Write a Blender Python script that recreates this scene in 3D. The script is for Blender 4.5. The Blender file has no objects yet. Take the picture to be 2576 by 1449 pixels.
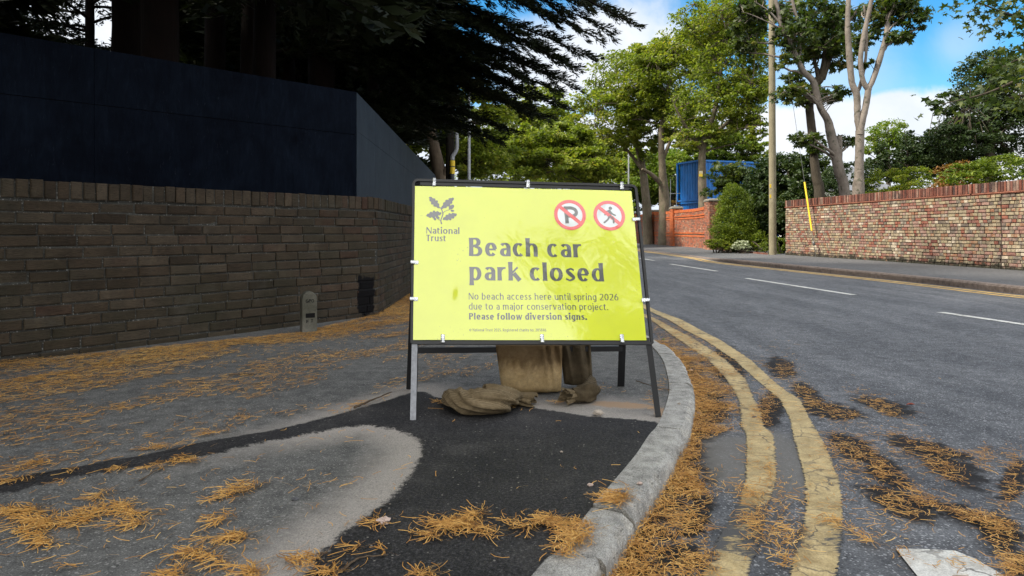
import bpy, math, random
import numpy as np
from mathutils import Vector
R = math.radians
SC = bpy.context.scene
COL = SC.collection
F, UC, VH, H = 1800.0, 1288.0, 582.0, 0.8       # focal length, centre column, horizon row and eye height (measured on a 2576 px wide view)

# ---------------------------------------------------------------- camera
cam = bpy.data.cameras.new('camera'); co = bpy.data.objects.new('camera', cam); COL.objects.link(co)
co.location = (0, 0, H); co.rotation_euler = (R(90), 0, 0)
cam.sensor_width = 36; cam.lens = 36 * F / 2576; cam.shift_y = -142.5 / 2576
cam.clip_start = 0.05; cam.clip_end = 3000
SC.camera = co
SC.view_settings.view_transform = 'Standard'; SC.view_settings.look = 'None'
SC.view_settings.exposure = 1.02; SC.view_settings.gamma = 1

# ---------------------------------------------------------------- node helpers
def nd(nt, typ, ins=None, **props):
    n = nt.nodes.new(typ)
    for k, v in props.items(): setattr(n, k, v)
    for k, v in (ins or {}).items():
        s = n.inputs[k]
        if isinstance(v, bpy.types.NodeSocket): nt.links.new(v, s)
        else: s.default_value = v
    return n
def math_(nt, op, a, b=0.0, c=None, clamp=False):
    n = nt.nodes.new('ShaderNodeMath'); n.operation = op; n.use_clamp = clamp
    for i, v in enumerate((a, b) if c is None else (a, b, c)):
        if isinstance(v, bpy.types.NodeSocket): nt.links.new(v, n.inputs[i])
        else: n.inputs[i].default_value = v
    return n.outputs[0]
def smooth(nt, x, a, b):
    n = nd(nt, 'ShaderNodeMapRange', {0: x, 1: a, 2: b}, interpolation_type='SMOOTHSTEP'); return n.outputs[0]
def mixc(nt, f, a, b, blend='MIX'):
    n = nt.nodes.new('ShaderNodeMix'); n.data_type = 'RGBA'; n.blend_type = blend
    for i, v in ((0, f), (6, a), (7, b)):
        if isinstance(v, bpy.types.NodeSocket): nt.links.new(v, n.inputs[i])
        else: n.inputs[i].default_value = v if i == 0 else (*v, 1) if len(v) == 3 else v
    return n.outputs[2]
def ramp(nt, f, stops, interp='LINEAR'):
    n = nt.nodes.new('ShaderNodeValToRGB'); cr = n.color_ramp; cr.interpolation = interp
    while len(cr.elements) < len(stops): cr.elements.new(0.5)
    for e, (p, c) in zip(cr.elements, stops): e.position = p; e.color = (*c, 1)
    nt.links.new(f, n.inputs[0]); return n.outputs[0]
def noise(nt, vec, scale, detail=4, rough=0.55, dist=0.0):
    return nd(nt, 'ShaderNodeTexNoise', {'Vector': vec, 'Scale': scale, 'Detail': detail, 'Roughness': rough, 'Distortion': dist}).outputs['Fac']
def newmat(name):
    m = bpy.data.materials.new(name); m.use_nodes = True
    nt = m.node_tree; b = nt.nodes['Principled BSDF']
    pos = nt.nodes.new('ShaderNodeNewGeometry').outputs['Position']
    return m, nt, b, pos
def bump(nt, b, h, strength=0.4, dist=0.01, normal_in='Normal'):
    n = nd(nt, 'ShaderNodeBump', {'Height': h, 'Strength': strength, 'Distance': dist}); nt.links.new(n.outputs[0], b.inputs[normal_in])
def setc(nt, b, c, rough=0.8, spec=0.3):
    if isinstance(c, bpy.types.NodeSocket): nt.links.new(c, b.inputs['Base Color'])
    else: b.inputs['Base Color'].default_value = (*c, 1)
    if isinstance(rough, bpy.types.NodeSocket): nt.links.new(rough, b.inputs['Roughness'])
    else: b.inputs['Roughness'].default_value = rough
    b.inputs['Specular IOR Level'].default_value = spec

# ---------------------------------------------------------------- sky and sun
SUN_EL, SUN_AZ = R(50), R(-100)       # azimuth measured from +Y (view direction) towards +X: the sun stands to the left
wd = bpy.data.worlds.new('World'); SC.world = wd; wd.use_nodes = True
nt = wd.node_tree; bg = nt.nodes['Background']; bg.inputs['Strength'].default_value = 0.13
sky = nd(nt, 'ShaderNodeTexSky', sky_type='NISHITA', sun_disc=False, sun_elevation=SUN_EL, sun_rotation=SUN_AZ, air_density=1.0, dust_density=0.6, ozone_density=2.0)
dirv = nt.nodes.new('ShaderNodeTexCoord').outputs['Generated']
def udir(u, v):
    d = np.array([(u - UC) / F, 1, (VH - v) / F]); return tuple(d / np.linalg.norm(d))
nz = noise(nt, dirv, 9.0, 7, 0.6, 0.3); nz2 = noise(nt, dirv, 3.2, 5, 0.55)
pert = math_(nt, 'ADD', math_(nt, 'MULTIPLY', math_(nt, 'SUBTRACT', nz, 0.5), 0.16), math_(nt, 'MULTIPLY', math_(nt, 'SUBTRACT', nz2, 0.5), 0.10))
def lobe(d, r, soft, amp=1.0, ns=1.0):
    dt = nd(nt, 'ShaderNodeVectorMath', {0: dirv, 1: d}, operation='DOT_PRODUCT').outputs['Value']
    ang = math_(nt, 'ARCCOSINE', math_(nt, 'MINIMUM', dt, 0.99999))
    ang = math_(nt, 'ADD', ang, math_(nt, 'MULTIPLY', pert, ns))
    return math_(nt, 'MULTIPLY', smooth(nt, ang, R(r + soft), R(r - soft)), amp)
sep = nd(nt, 'ShaderNodeSeparateXYZ', {0: dirv}).outputs
elev = math_(nt, 'ADD', sep[2], math_(nt, 'MULTIPLY', pert, 0.35))
low = smooth(nt, elev, 0.178, 0.160)
high = math_(nt, 'MULTIPLY', smooth(nt, sep[2], 0.36, 0.50), math_(nt, 'ADD', 0.55, math_(nt, 'MULTIPLY', smooth(nt, nz2, 0.42, 0.58), 0.45)))
back = math_(nt, 'MULTIPLY', smooth(nt, sep[1], 0.1, -0.25), smooth(nt, math_(nt, 'ADD', nz2, math_(nt, 'MULTIPLY', nz, 0.25)), 0.40, 0.60))
backsolid = lobe((0.05, -0.80, 0.60), 26, 7, 1.0, 0.5)
cl = low
for m_ in (lobe(udir(1530, 150), 5.2, 2.2), lobe(udir(1400, 200), 4.5, 2.4), lobe(udir(1660, 130), 2.6, 1.6), lobe(udir(2410, 110), 1.3, 1.4, 0.35, 0.4),
           lobe(udir(2050, 190), 4.5, 3.5, 0.45), lobe(udir(300, 60), 9, 4), back, backsolid, high):
    cl = math_(nt, 'MAXIMUM', cl, m_)
shade = ramp(nt, nz, [(0.25, (5.6, 6.0, 6.6)), (0.6, (7.6, 7.7, 7.8))])
shade = mixc(nt, math_(nt, 'MULTIPLY', smooth(nt, sep[1], 0.1, 0.4), smooth(nt, sep[2], 0.42, 0.30)), shade, ramp(nt, math_(nt, 'ADD', math_(nt, 'MULTIPLY', nz, 0.6), math_(nt, 'MULTIPLY', nz2, 0.4)), [(0.33, (2.9, 3.3, 3.9)), (0.62, (4.0, 4.1, 4.25))]))
skyc = nd(nt, 'ShaderNodeHueSaturation', {'Hue': 0.492, 'Saturation': 1.48, 'Value': 0.80, 'Color': sky.outputs[0]}).outputs[0]
nt.links.new(mixc(nt, cl, skyc, mixc(nt, backsolid, shade, (13.0, 13.0, 12.6))), bg.inputs['Color'])

sun = bpy.data.lights.new('sun', 'SUN'); sun.energy = 4.4; sun.angle = R(9); sun.color = (1, 0.93, 0.80)
so = bpy.data.objects.new('sun', sun); COL.objects.link(so)
sd = Vector((math.sin(SUN_AZ) * math.cos(SUN_EL), math.cos(SUN_AZ) * math.cos(SUN_EL), math.sin(SUN_EL)))
so.rotation_euler = sd.to_track_quat('Z', 'Y').to_euler(); so.location = sd * 60

# ---------------------------------------------------------------- mesh helpers
def G(u, v, z=0.0):
    d = F * (H - z) / (v - VH); return np.array([(u - UC) * d / F, d, z])
def P(u, v, d): return np.array([(u - UC) * d / F, d, H + (VH - v) * d / F])
class MB:
    def __init__(s): s.V = []; s.F = []; s.M = []; s.n = 0
    def add(s, V, Fs, mi=0):
        V = np.asarray(V, float).reshape(-1, 3)
        if isinstance(Fs, np.ndarray):
            s.F.append((Fs + s.n)); s.M.append(np.full(len(Fs), mi))
        else:
            for f in Fs: s.F.append(np.array([f]) + s.n); s.M.append(np.array([mi]))
        s.V.append(V); s.n += len(V); return s
    def build(s, name, mats, parent=None, smooth_=False, attrs=None):
        me = bpy.data.meshes.new(name)
        V = np.concatenate(s.V); me.vertices.add(len(V)); me.vertices.foreach_set('co', V.astype(np.float32).ravel())
        cnt = np.concatenate([np.full(f.shape[0], f.shape[1]) for f in s.F]); lp = np.concatenate([f.ravel() for f in s.F])
        me.loops.add(len(lp)); me.loops.foreach_set('vertex_index', lp.astype(np.int32))
        me.polygons.add(len(cnt)); st = np.concatenate([[0], np.cumsum(cnt)[:-1]])
        me.polygons.foreach_set('loop_start', st.astype(np.int32))
        me.polygons.foreach_set('material_index', np.concatenate(s.M).astype(np.int32))
        me.polygons.foreach_set('use_smooth', np.full(len(cnt), bool(smooth_)))
        for k, a in (attrs or {}).items():
            at = me.attributes.new(k, 'FLOAT', 'POINT'); at.data.foreach_set('value', np.asarray(a, np.float32))
        me.update(calc_edges=True); me.validate()
        for m in (mats if isinstance(mats, (list, tuple)) else [mats]): me.materials.append(m)
        o = bpy.data.objects.new(name, me); COL.objects.link(o)
        if parent: o.parent = parent
        return o
def tag(o, label=None, cat=None, group=None, kind=None):
    for k, v in (('label', label), ('category', cat), ('group', group), ('kind', kind)):
        if v: o[k] = v
    return o
def thing(name, label, cat, group=None):
    o = bpy.data.objects.new(name, None); o.empty_display_size = 0.2; COL.objects.link(o); return tag(o, label, cat, group)
BF = np.array([[0, 3, 2, 1], [4, 5, 6, 7], [0, 1, 5, 4], [1, 2, 6, 5], [2, 3, 7, 6], [3, 0, 4, 7]])
def boxv(c0, c1):
    (x0, y0, z0), (x1, y1, z1) = c0, c1
    return np.array([[x0, y0, z0], [x1, y0, z0], [x1, y1, z0], [x0, y1, z0], [x0, y0, z1], [x1, y0, z1], [x1, y1, z1], [x0, y1, z1]])
def bar(mb, a, b, wx, wy, side, mi=0):
    """a bar of rectangular section from a to b; side = direction of its width wx"""
    a = np.array(a, float); b = np.array(b, float); t = (b - a) / np.linalg.norm(b - a)
    s = np.array(side, float); s -= t * s.dot(t); s /= np.linalg.norm(s); n = np.cross(t, s)
    V = [p + s * i * wx / 2 + n * j * wy / 2 for p in (a, b) for i, j in ((-1, -1), (1, -1), (1, 1), (-1, 1))]
    mb.add(V, BF, mi)
def tube(mb, pts, rad, ns=8, mi=0, cap=True, jit=0.0, rng=None):
    pts = np.asarray(pts, float); n = len(pts); rad = np.broadcast_to(np.asarray(rad, float), (n,))
    T = np.gradient(pts, axis=0); T /= np.linalg.norm(T, axis=1)[:, None] + 1e-9
    up = np.array([0, 0, 1.0]) if abs(T[0][2]) < 0.9 else np.array([1.0, 0, 0])
    a = np.linspace(0, 2 * np.pi, ns, endpoint=False); V = []
    s = np.cross(T[0], up); s /= np.linalg.norm(s)
    for i in range(n):
        s = s - T[i] * s.dot(T[i]); s /= np.linalg.norm(s) + 1e-9; b = np.cross(T[i], s)
        r = rad[i] * (1 + (rng.normal(0, jit, ns) if rng is not None else 0))
        V.append(pts[i] + (np.cos(a) * r)[:, None] * s + (np.sin(a) * r)[:, None] * b)
    Fs = []
    i0 = np.arange(n - 1)[:, None] * ns; j = np.arange(ns)[None]; k = (j + 1) % ns
    Fs = np.stack([i0 + j, i0 + k, i0 + ns + k, i0 + ns + j], -1).reshape(-1, 4)
    mb.add(np.concatenate(V), Fs, mi)
    if cap:
        mb.add(V[-1], [list(range(ns))], mi); mb.add(V[0], [list(range(ns))[::-1]], mi)
def crom(pts, m=6):
    p = np.asarray(pts, float); p = np.vstack([2 * p[0] - p[1], p, 2 * p[-1] - p[-2]]); out = []
    for i in range(1, len(p) - 2):
        for t in np.linspace(0, 1, m, endpoint=False):
            out.append(0.5 * ((2 * p[i]) + (-p[i - 1] + p[i + 1]) * t + (2 * p[i - 1] - 5 * p[i] + 4 * p[i + 1] - p[i + 2]) * t * t + (-p[i - 1] + 3 * p[i] - 3 * p[i + 1] + p[i + 2]) * t ** 3))
    out.append(p[-2]); return np.array(out)
def inpoly(px, py, poly):
    poly = np.asarray(poly); r = np.zeros(np.shape(px), bool); j = len(poly) - 1
    for i in range(len(poly)):
        xi, yi = poly[i][:2]; xj, yj = poly[j][:2]
        c = ((yi > py) != (yj > py)) & (px < (xj - xi) * (py - yi) / (yj - yi + 1e-12) + xi); r ^= c; j = i
    return r
def sdpoly(px, py, poly):
    """signed distance, positive inside"""
    poly = np.asarray(poly)[:, :2]; d = np.full(np.shape(px), 1e9)
    for a, b in zip(poly, np.roll(poly, -1, 0)):
        e = b - a; t = np.clip(((px - a[0]) * e[0] + (py - a[1]) * e[1]) / (e @ e + 1e-12), 0, 1)
        d = np.minimum(d, np.hypot(px - a[0] - t * e[0], py - a[1] - t * e[1]))
    return np.where(inpoly(px, py, poly), d, -d)
def vnoise(x, y, seed=0):
    """cheap smooth value noise in numpy"""
    r = np.random.default_rng(seed).random((256, 256)); xi = np.floor(x).astype(int); yi = np.floor(y).astype(int)
    fx = x - xi; fy = y - yi; fx = fx * fx * (3 - 2 * fx); fy = fy * fy * (3 - 2 * fy); g = lambda a, b: r[a & 255, b & 255]
    return (g(xi, yi) * (1 - fx) + g(xi + 1, yi) * fx) * (1 - fy) + (g(xi, yi + 1) * (1 - fx) + g(xi + 1, yi + 1) * fx) * fy
def gridfaces(nr, nc):
    i = np.arange(nr - 1)[:, None] * nc; j = np.arange(nc - 1)[None]
    return np.stack([i + j, i + j + 1, i + nc + j + 1, i + nc + j], -1).reshape(-1, 4)

# ---------------------------------------------------------------- materials
def asphalt(name, c0, c1, speck=0.25, speckc=(0.30, 0.29, 0.27), sc=1.0, rough=0.85, extra=None, bs=0.5):
    m, nt, b, pos = newmat(name)
    big = noise(nt, pos, 1.3 * sc, 5, 0.6); mid = noise(nt, pos, 14 * sc, 4, 0.6); fine = noise(nt, pos, 210 * sc, 3, 0.7)
    c = ramp(nt, big, [(0.3, c0), (0.7, c1)])
    c = mixc(nt, 0.55, c, ramp(nt, mid, [(0.3, tuple(x * 0.6 for x in c0)), (0.7, tuple(min(1, x * 1.35) for x in c1))]))
    c = mixc(nt, 0.75, c, ramp(nt, fine, [(0.3, (0.25, 0.25, 0.25)), (0.52, (1, 1, 1)), (0.72, (1.9, 1.9, 1.85))]), 'MULTIPLY')
    vo = nd(nt, 'ShaderNodeTexVoronoi', {'Vector': pos, 'Scale': 150 * sc}); 
    vm = math_(nt, 'MULTIPLY', smooth(nt, vo.outputs['Distance'], 0.42, 0.25), math_(nt, 'GREATER_THAN', nd(nt, 'ShaderNodeSeparateColor', {0: vo.outputs['Color']}).outputs[0], 1 - speck))
    c = mixc(nt, math_(nt, 'MULTIPLY', vm, 0.7), c, speckc)
    vo2 = nd(nt, 'ShaderNodeTexVoronoi', {'Vector': pos, 'Scale': 62 * sc}); rv = nd(nt, 'ShaderNodeSeparateColor', {0: vo2.outputs['Color']}).outputs[1]
    c = mixc(nt, math_(nt, 'MULTIPLY', math_(nt, 'MULTIPLY', smooth(nt, vo2.outputs['Distance'], 0.34, 0.16), math_(nt, 'GREATER_THAN', rv, 0.62)), 0.6), c, speckc)
    c = mixc(nt, math_(nt, 'MULTIPLY', math_(nt, 'MULTIPLY', smooth(nt, vo2.outputs['Distance'], 0.34, 0.16), math_(nt, 'LESS_THAN', rv, 0.22)), 0.6), c, (0.02, 0.02, 0.02))
    if extra: c = extra(nt, b, pos, c)
    setc(nt, b, c, rough, 0.25)
    bump(nt, b, math_(nt, 'ADD', fine, math_(nt, 'MULTIPLY', mid, 0.4)), bs, 0.006)
    return m
def attr(nt, name): return nd(nt, 'ShaderNodeAttribute', attribute_name=name).outputs['Fac']
C0_ = G(949, 793); C1_ = G(0, 915); t_w = (C1_ - C0_) / np.linalg.norm(C1_ - C0_); STAIN = (tuple(C0_ + t_w * 0.15 + np.array([0, 0, 0.20])), tuple(t_w))
def bitumen(nt, b, pos, c):
    o_, t_ = STAIN
    rel = nd(nt, 'ShaderNodeVectorMath', {0: pos, 1: o_}, operation='SUBTRACT').outputs[0]
    s_ = nd(nt, 'ShaderNodeVectorMath', {0: rel, 1: t_}, operation='DOT_PRODUCT').outputs['Value']
    z_ = nd(nt, 'ShaderNodeSeparateXYZ', {0: rel}).outputs[2]
    dd_ = math_(nt, 'MAXIMUM', math_(nt, 'DIVIDE', math_(nt, 'ABSOLUTE', s_), 0.105), math_(nt, 'DIVIDE', math_(nt, 'ABSOLUTE', z_), 0.185))
    dd_ = math_(nt, 'ADD', dd_, math_(nt, 'MULTIPLY', math_(nt, 'SUBTRACT', noise(nt, pos, 14, 4, 0.6), 0.5), 0.9))
    return mixc(nt, smooth(nt, dd_, 1.02, 0.90), c, (0.004, 0.0035, 0.004))
def brickmat(name, stops, rough=0.9, grain=60, aniso=(1, 1, 1), moss=0.0, dark=None, bs=0.6, scale=1.0, gscale=0.5, stain=False):
    m, nt, b, pos = newmat(name)
    isl = nt.nodes.new('ShaderNodeNewGeometry').outputs['Random Per Island']
    drift = noise(nt, pos, 0.9, 4, 0.6, 0.5); f_ = math_(nt, 'ADD', math_(nt, 'MULTIPLY', isl, 0.9), math_(nt, 'MULTIPLY_ADD', drift, 1.0, -0.40), clamp=True)
    c = ramp(nt, f_, stops)
    mp = nd(nt, 'ShaderNodeMapping', {'Vector': pos, 'Scale': aniso}).outputs[0]
    g = noise(nt, mp, grain, 5, 0.65, 0.6); g2 = noise(nt, pos, 9, 4, 0.6); big = noise(nt, pos, 1.1, 4, 0.6)
    c = mixc(nt, gscale, c, ramp(nt, g, [(0.25, (0.35, 0.35, 0.35)), (0.5, (1, 1, 1)), (0.8, (1.5, 1.45, 1.4))]), 'MULTIPLY')
    c = mixc(nt, 0.6, c, ramp(nt, g2, [(0.28, (0.55, 0.55, 0.57)), (0.7, (1.3, 1.27, 1.22))]), 'MULTIPLY')
    if moss: c = mixc(nt, math_(nt, 'MULTIPLY', smooth(nt, big, 0.42, 0.68), moss), c, (0.026, 0.027, 0.015))
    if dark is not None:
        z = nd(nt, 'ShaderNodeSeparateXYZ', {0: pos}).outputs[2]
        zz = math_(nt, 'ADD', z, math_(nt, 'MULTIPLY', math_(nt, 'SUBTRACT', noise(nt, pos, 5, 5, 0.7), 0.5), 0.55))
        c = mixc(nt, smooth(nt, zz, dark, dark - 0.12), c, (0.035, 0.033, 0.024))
    if stain:      # a splash of black bitumen low on the wall beside its corner, and pale lime bloom in patches
        c = mixc(nt, math_(nt, 'MULTIPLY', smooth(nt, noise(nt, pos, 2.2, 6, 0.7, 0.5), 0.56, 0.74), 0.45), c, (0.10, 0.092, 0.078))
        c = bitumen(nt, None, pos, c)
    setc(nt, b, c, rough, 0.15); bump(nt, b, g, bs, 0.008); return m
def leafmat(name, stops, trans=0.35, rough=0.5, spec=0.3):
    m, nt, b, pos = newmat(name)
    isl = nt.nodes.new('ShaderNodeNewGeometry').outputs['Random Per Island']
    big = noise(nt, pos, 0.55, 3, 0.6)
    f = math_(nt, 'ADD', math_(nt, 'MULTIPLY', isl, 0.6), math_(nt, 'MULTIPLY', math_(nt, 'SUBTRACT', big, 0.3), 1.0), clamp=True)
    c = ramp(nt, f, stops); setc(nt, b, c, rough, spec)
    tr = nd(nt, 'ShaderNodeBsdfTranslucent', {'Color': mixc(nt, 1.0, c, (1.25, 1.35, 0.6), 'MULTIPLY')})
    mx = nd(nt, 'ShaderNodeMixShader', {0: trans, 1: b.outputs[0], 2: tr.outputs[0]})
    nt.links.new(mx.outputs[0], nt.nodes['Material Output'].inputs[0]); return m
def bark(name, c0, c1, sc=14, stretch=0.18, bs=0.8, lichen=None):
    m, nt, b, pos = newmat(name)
    mp = nd(nt, 'ShaderNodeMapping', {'Vector': pos, 'Scale': (1, 1, stretch)}).outputs[0]
    g = noise(nt, mp, sc, 6, 0.65, 0.8); g2 = noise(nt, pos, 2.5, 4, 0.6)
    c = mixc(nt, 0.5, ramp(nt, g, [(0.3, c0), (0.7, c1)]), ramp(nt, g2, [(0.3, c0), (0.7, c1)]))
    if lichen: c = mixc(nt, smooth(nt, noise(nt, pos, 6, 5, 0.7), 0.56, 0.64), c, lichen)
    setc(nt, b, c, 0.9, 0.15); bump(nt, b, g, bs, 0.02); return m
def plain(name, c, rough=0.5, spec=0.4, metal=0.0, var=0.25, sc=20, bs=0.05):
    m, nt, b, pos = newmat(name); g = noise(nt, pos, sc, 5, 0.65)
    setc(nt, b, mixc(nt, 1.0, c, ramp(nt, g, [(0.3, (1 - var,) * 3), (0.7, (1 + var,) * 3)]), 'MULTIPLY'), rough, spec)
    b.inputs['Metallic'].default_value = metal; bump(nt, b, g, bs, 0.003); return m

# --- ground sheets
def pave_extra(nt, b, pos, c):
    ed = math_(nt, 'ADD', attr(nt, 'patch'), math_(nt, 'ADD', math_(nt, 'MULTIPLY', math_(nt, 'SUBTRACT', noise(nt, pos, 28, 5, 0.7), 0.5), 0.09), math_(nt, 'MULTIPLY', math_(nt, 'SUBTRACT', noise(nt, pos, 160, 2, 0.6), 0.5), 0.03)))
    inn = smooth(nt, ed, -0.012, 0.012)
    big = noise(nt, pos, 3.5, 5, 0.65)
    bleach = math_(nt, 'MULTIPLY', smooth(nt, math_(nt, 'ADD', attr(nt, 'bleach'), math_(nt, 'MULTIPLY', math_(nt, 'SUBTRACT', big, 0.5), 0.35)), 0.25, 0.95), 0.85)
    fine = noise(nt, pos, 240, 3, 0.7)
    lc = mixc(nt, 0.8, (0.34, 0.305, 0.27), ramp(nt, fine, [(0.3, (0.35, 0.35, 0.35)), (0.5, (1, 1, 1)), (0.7, (1.45, 1.45, 1.4))]), 'MULTIPLY')
    c = mixc(nt, bleach, c, lc)
    sand = smooth(nt, math_(nt, 'ADD', attr(nt, 'sand'), math_(nt, 'MULTIPLY', math_(nt, 'SUBTRACT', noise(nt, pos, 20, 5, 0.7), 0.5), 0.9)), 0.35, 0.75)
    c = mixc(nt, math_(nt, 'MULTIPLY', sand, 0.8), c, (0.36, 0.23, 0.13))
    tar = mixc(nt, 0.85, ramp(nt, big, [(0.3, (0.013, 0.013, 0.014)), (0.7, (0.028, 0.027, 0.027))]), ramp(nt, fine, [(0.32, (0.2, 0.2, 0.2)), (0.52, (1, 1, 1)), (0.68, (2.8, 2.75, 2.7))]), 'MULTIPLY')
    g9 = noise(nt, pos, 95, 4, 0.7)
    tar = mixc(nt, 0.9, tar, ramp(nt, g9, [(0.35, (0.35, 0.35, 0.36)), (0.5, (0.95, 0.93, 0.92)), (0.66, (2.4, 2.3, 2.25))]), 'MULTIPLY')
    tar = mixc(nt, math_(nt, 'MULTIPLY', smooth(nt, noise(nt, pos, 2.6, 6, 0.7, 0.6), 0.50, 0.72), 0.22), tar, (0.13, 0.12, 0.11))
    vt = nd(nt, 'ShaderNodeTexVoronoi', {'Vector': pos, 'Scale': 48}); dust = math_(nt, 'MULTIPLY', smooth(nt, vt.outputs['Distance'], 0.20, 0.10), math_(nt, 'GREATER_THAN', nd(nt, 'ShaderNodeSeparateColor', {0: vt.outputs['Color']}).outputs[0], 0.80))
    tar = mixc(nt, math_(nt, 'MULTIPLY', dust, 0.75), tar, (0.25, 0.23, 0.2))
    return mixc(nt, inn, c, tar)
M_pave = asphalt('old_tarmac', (0.070, 0.070, 0.068), (0.135, 0.131, 0.123), 0.25, (0.30, 0.29, 0.27), extra=pave_extra)
def road_extra(nt, b, pos, c):
    w = math_(nt, 'ADD', attr(nt, 'damp'), math_(nt, 'MULTIPLY', math_(nt, 'SUBTRACT', noise(nt, pos, 16, 6, 0.7), 0.5), 1.1))
    w = smooth(nt, w, 0.30, 0.62)
    c = mixc(nt, w, c, (0.012, 0.010, 0.009))
    mp = nd(nt, 'ShaderNodeMapping', {'Vector': pos, 'Rotation': (0, 0, 0.15), 'Scale': (1.6, 0.35, 1)}).outputs[0]
    c = mixc(nt, 0.8, c, ramp(nt, noise(nt, mp, 1.4, 6, 0.65, 0.7), [(0.3, (0.55, 0.56, 0.60)), (0.5, (0.95, 0.95, 0.97)), (0.72, (1.4, 1.4, 1.42))]), 'MULTIPLY')
    o = math_(nt, 'ADD', attr(nt, 'old'), math_(nt, 'MULTIPLY', math_(nt, 'SUBTRACT', noise(nt, pos, 18, 5, 0.7), 0.5), 0.6))
    o = smooth(nt, o, 0.35, 0.65)
    return mixc(nt, math_(nt, 'MULTIPLY', o, 0.75), c, (0.15, 0.14, 0.125))
M_road = asphalt('road_asphalt', (0.078, 0.080, 0.085), (0.125, 0.127, 0.132), 0.32, (0.40, 0.40, 0.40), 0.8, 0.78, extra=road_extra)
M_pave2 = asphalt('far_pavement_tarmac', (0.060, 0.062, 0.066), (0.10, 0.10, 0.105), 0.2)
M_kerb = asphalt('kerb_concrete', (0.21, 0.20, 0.182), (0.45, 0.43, 0.39), 0.45, (0.42, 0.41, 0.39), 1.3, 0.9, bs=0.9)
M_kerb2 = asphalt('weathered_kerb', (0.13, 0.10, 0.085), (0.21, 0.165, 0.14), 0.2, (0.3, 0.27, 0.24), 1.0, 0.9)
M_soil = asphalt('soil', (0.03, 0.03, 0.018), (0.06, 0.055, 0.03), 0.1)
def paintmat(name, c0, c1, wear=0.55, rough=0.7):
    m, nt, b, pos = newmat(name)
    fine = noise(nt, pos, 190, 3, 0.7); g = noise(nt, pos, 22, 5, 0.7)
    mp = nd(nt, 'ShaderNodeMapping', {'Vector': pos, 'Scale': (14, 60, 1)}).outputs[0]
    cr = noise(nt, mp, 1.0, 5, 0.7, 1.0)
    c = ramp(nt, g, [(0.3, c0), (0.7, c1)])
    c = mixc(nt, 0.7, c, ramp(nt, fine, [(0.3, (0.5, 0.5, 0.5)), (0.6, (1.12, 1.12, 1.12))]), 'MULTIPLY')
    c = mixc(nt, 0.75, c, ramp(nt, noise(nt, pos, 5, 6, 0.7, 0.6), [(0.32, (0.50, 0.48, 0.46)), (0.58, (1.08, 1.06, 1.05))]), 'MULTIPLY')
    hole = smooth(nt, math_(nt, 'ADD', math_(nt, 'ADD', math_(nt, 'MULTIPLY', cr, 0.6), math_(nt, 'MULTIPLY', g, 0.35)), math_(nt, 'MULTIPLY', attr(nt, 'wear'), 0.34)), 1 - wear + 0.02, 1 - wear + 0.12)
    wo = nd(nt, 'ShaderNodeVectorMath', {0: nd(nt, 'ShaderNodeTexNoise', {'Vector': pos, 'Scale': 11.0, 'Detail': 4.0}).outputs['Color']}, operation='SCALE'); wo.inputs[3].default_value = 0.12
    wp = nd(nt, 'ShaderNodeVectorMath', {0: pos, 1: wo.outputs[0]}, operation='ADD')
    ck = nd(nt, 'ShaderNodeTexVoronoi', {'Vector': wp.outputs[0], 'Scale': 9.0}, feature='DISTANCE_TO_EDGE').outputs['Distance']
    c = mixc(nt, math_(nt, 'MULTIPLY', smooth(nt, ck, 0.045, 0.015), math_(nt, 'MULTIPLY', smooth(nt, noise(nt, pos, 3.0, 3), 0.42, 0.58), 0.8)), c, (0.08, 0.07, 0.06))
    c = mixc(nt, hole, c, (0.075, 0.072, 0.07))
    setc(nt, b, c, rough, 0.25); bump(nt, b, math_(nt, 'ADD', fine, math_(nt, 'MULTIPLY', cr, 1.0)), 0.4, 0.005); return m
M_yel = paintmat('worn_yellow_paint', (0.40, 0.295, 0.135), (0.60, 0.475, 0.25), 0.38)
M_yel2 = paintmat('far_yellow_paint', (0.56, 0.36, 0.10), (0.64, 0.43, 0.15), 0.2)
M_white = paintmat('white_road_paint', (0.62, 0.61, 0.56), (0.76, 0.75, 0.70), 0.2)

# --- other materials
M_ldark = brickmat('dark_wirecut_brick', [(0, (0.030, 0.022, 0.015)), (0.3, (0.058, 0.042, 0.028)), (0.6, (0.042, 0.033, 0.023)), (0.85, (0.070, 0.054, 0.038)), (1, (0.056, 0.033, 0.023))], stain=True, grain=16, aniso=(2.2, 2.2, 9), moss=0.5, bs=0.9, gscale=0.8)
M_lmort = asphalt('dark_mortar', (0.022, 0.021, 0.017), (0.060, 0.058, 0.050), 0.1, extra=bitumen)
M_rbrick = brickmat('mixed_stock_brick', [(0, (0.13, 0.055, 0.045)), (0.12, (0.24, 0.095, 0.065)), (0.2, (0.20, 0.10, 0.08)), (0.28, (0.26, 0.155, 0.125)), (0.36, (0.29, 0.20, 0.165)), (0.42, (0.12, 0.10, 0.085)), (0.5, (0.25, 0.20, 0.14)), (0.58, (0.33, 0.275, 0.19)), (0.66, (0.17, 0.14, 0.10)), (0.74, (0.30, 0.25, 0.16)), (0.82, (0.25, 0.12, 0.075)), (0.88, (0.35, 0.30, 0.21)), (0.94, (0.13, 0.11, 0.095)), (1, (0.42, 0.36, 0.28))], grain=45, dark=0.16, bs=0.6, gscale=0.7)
M_rcop = brickmat('red_coping_brick', [(0, (0.05, 0.03, 0.025)), (0.2, (0.14, 0.05, 0.036)), (0.4, (0.08, 0.042, 0.035)), (0.55, (0.20, 0.08, 0.055)), (0.75, (0.15, 0.075, 0.06)), (0.88, (0.27, 0.18, 0.14)), (1, (0.07, 0.05, 0.042))], grain=30, gscale=0.8)
M_rmort = asphalt('red_mortar', (0.026, 0.013, 0.012), (0.055, 0.032, 0.028), 0.1)
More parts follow.
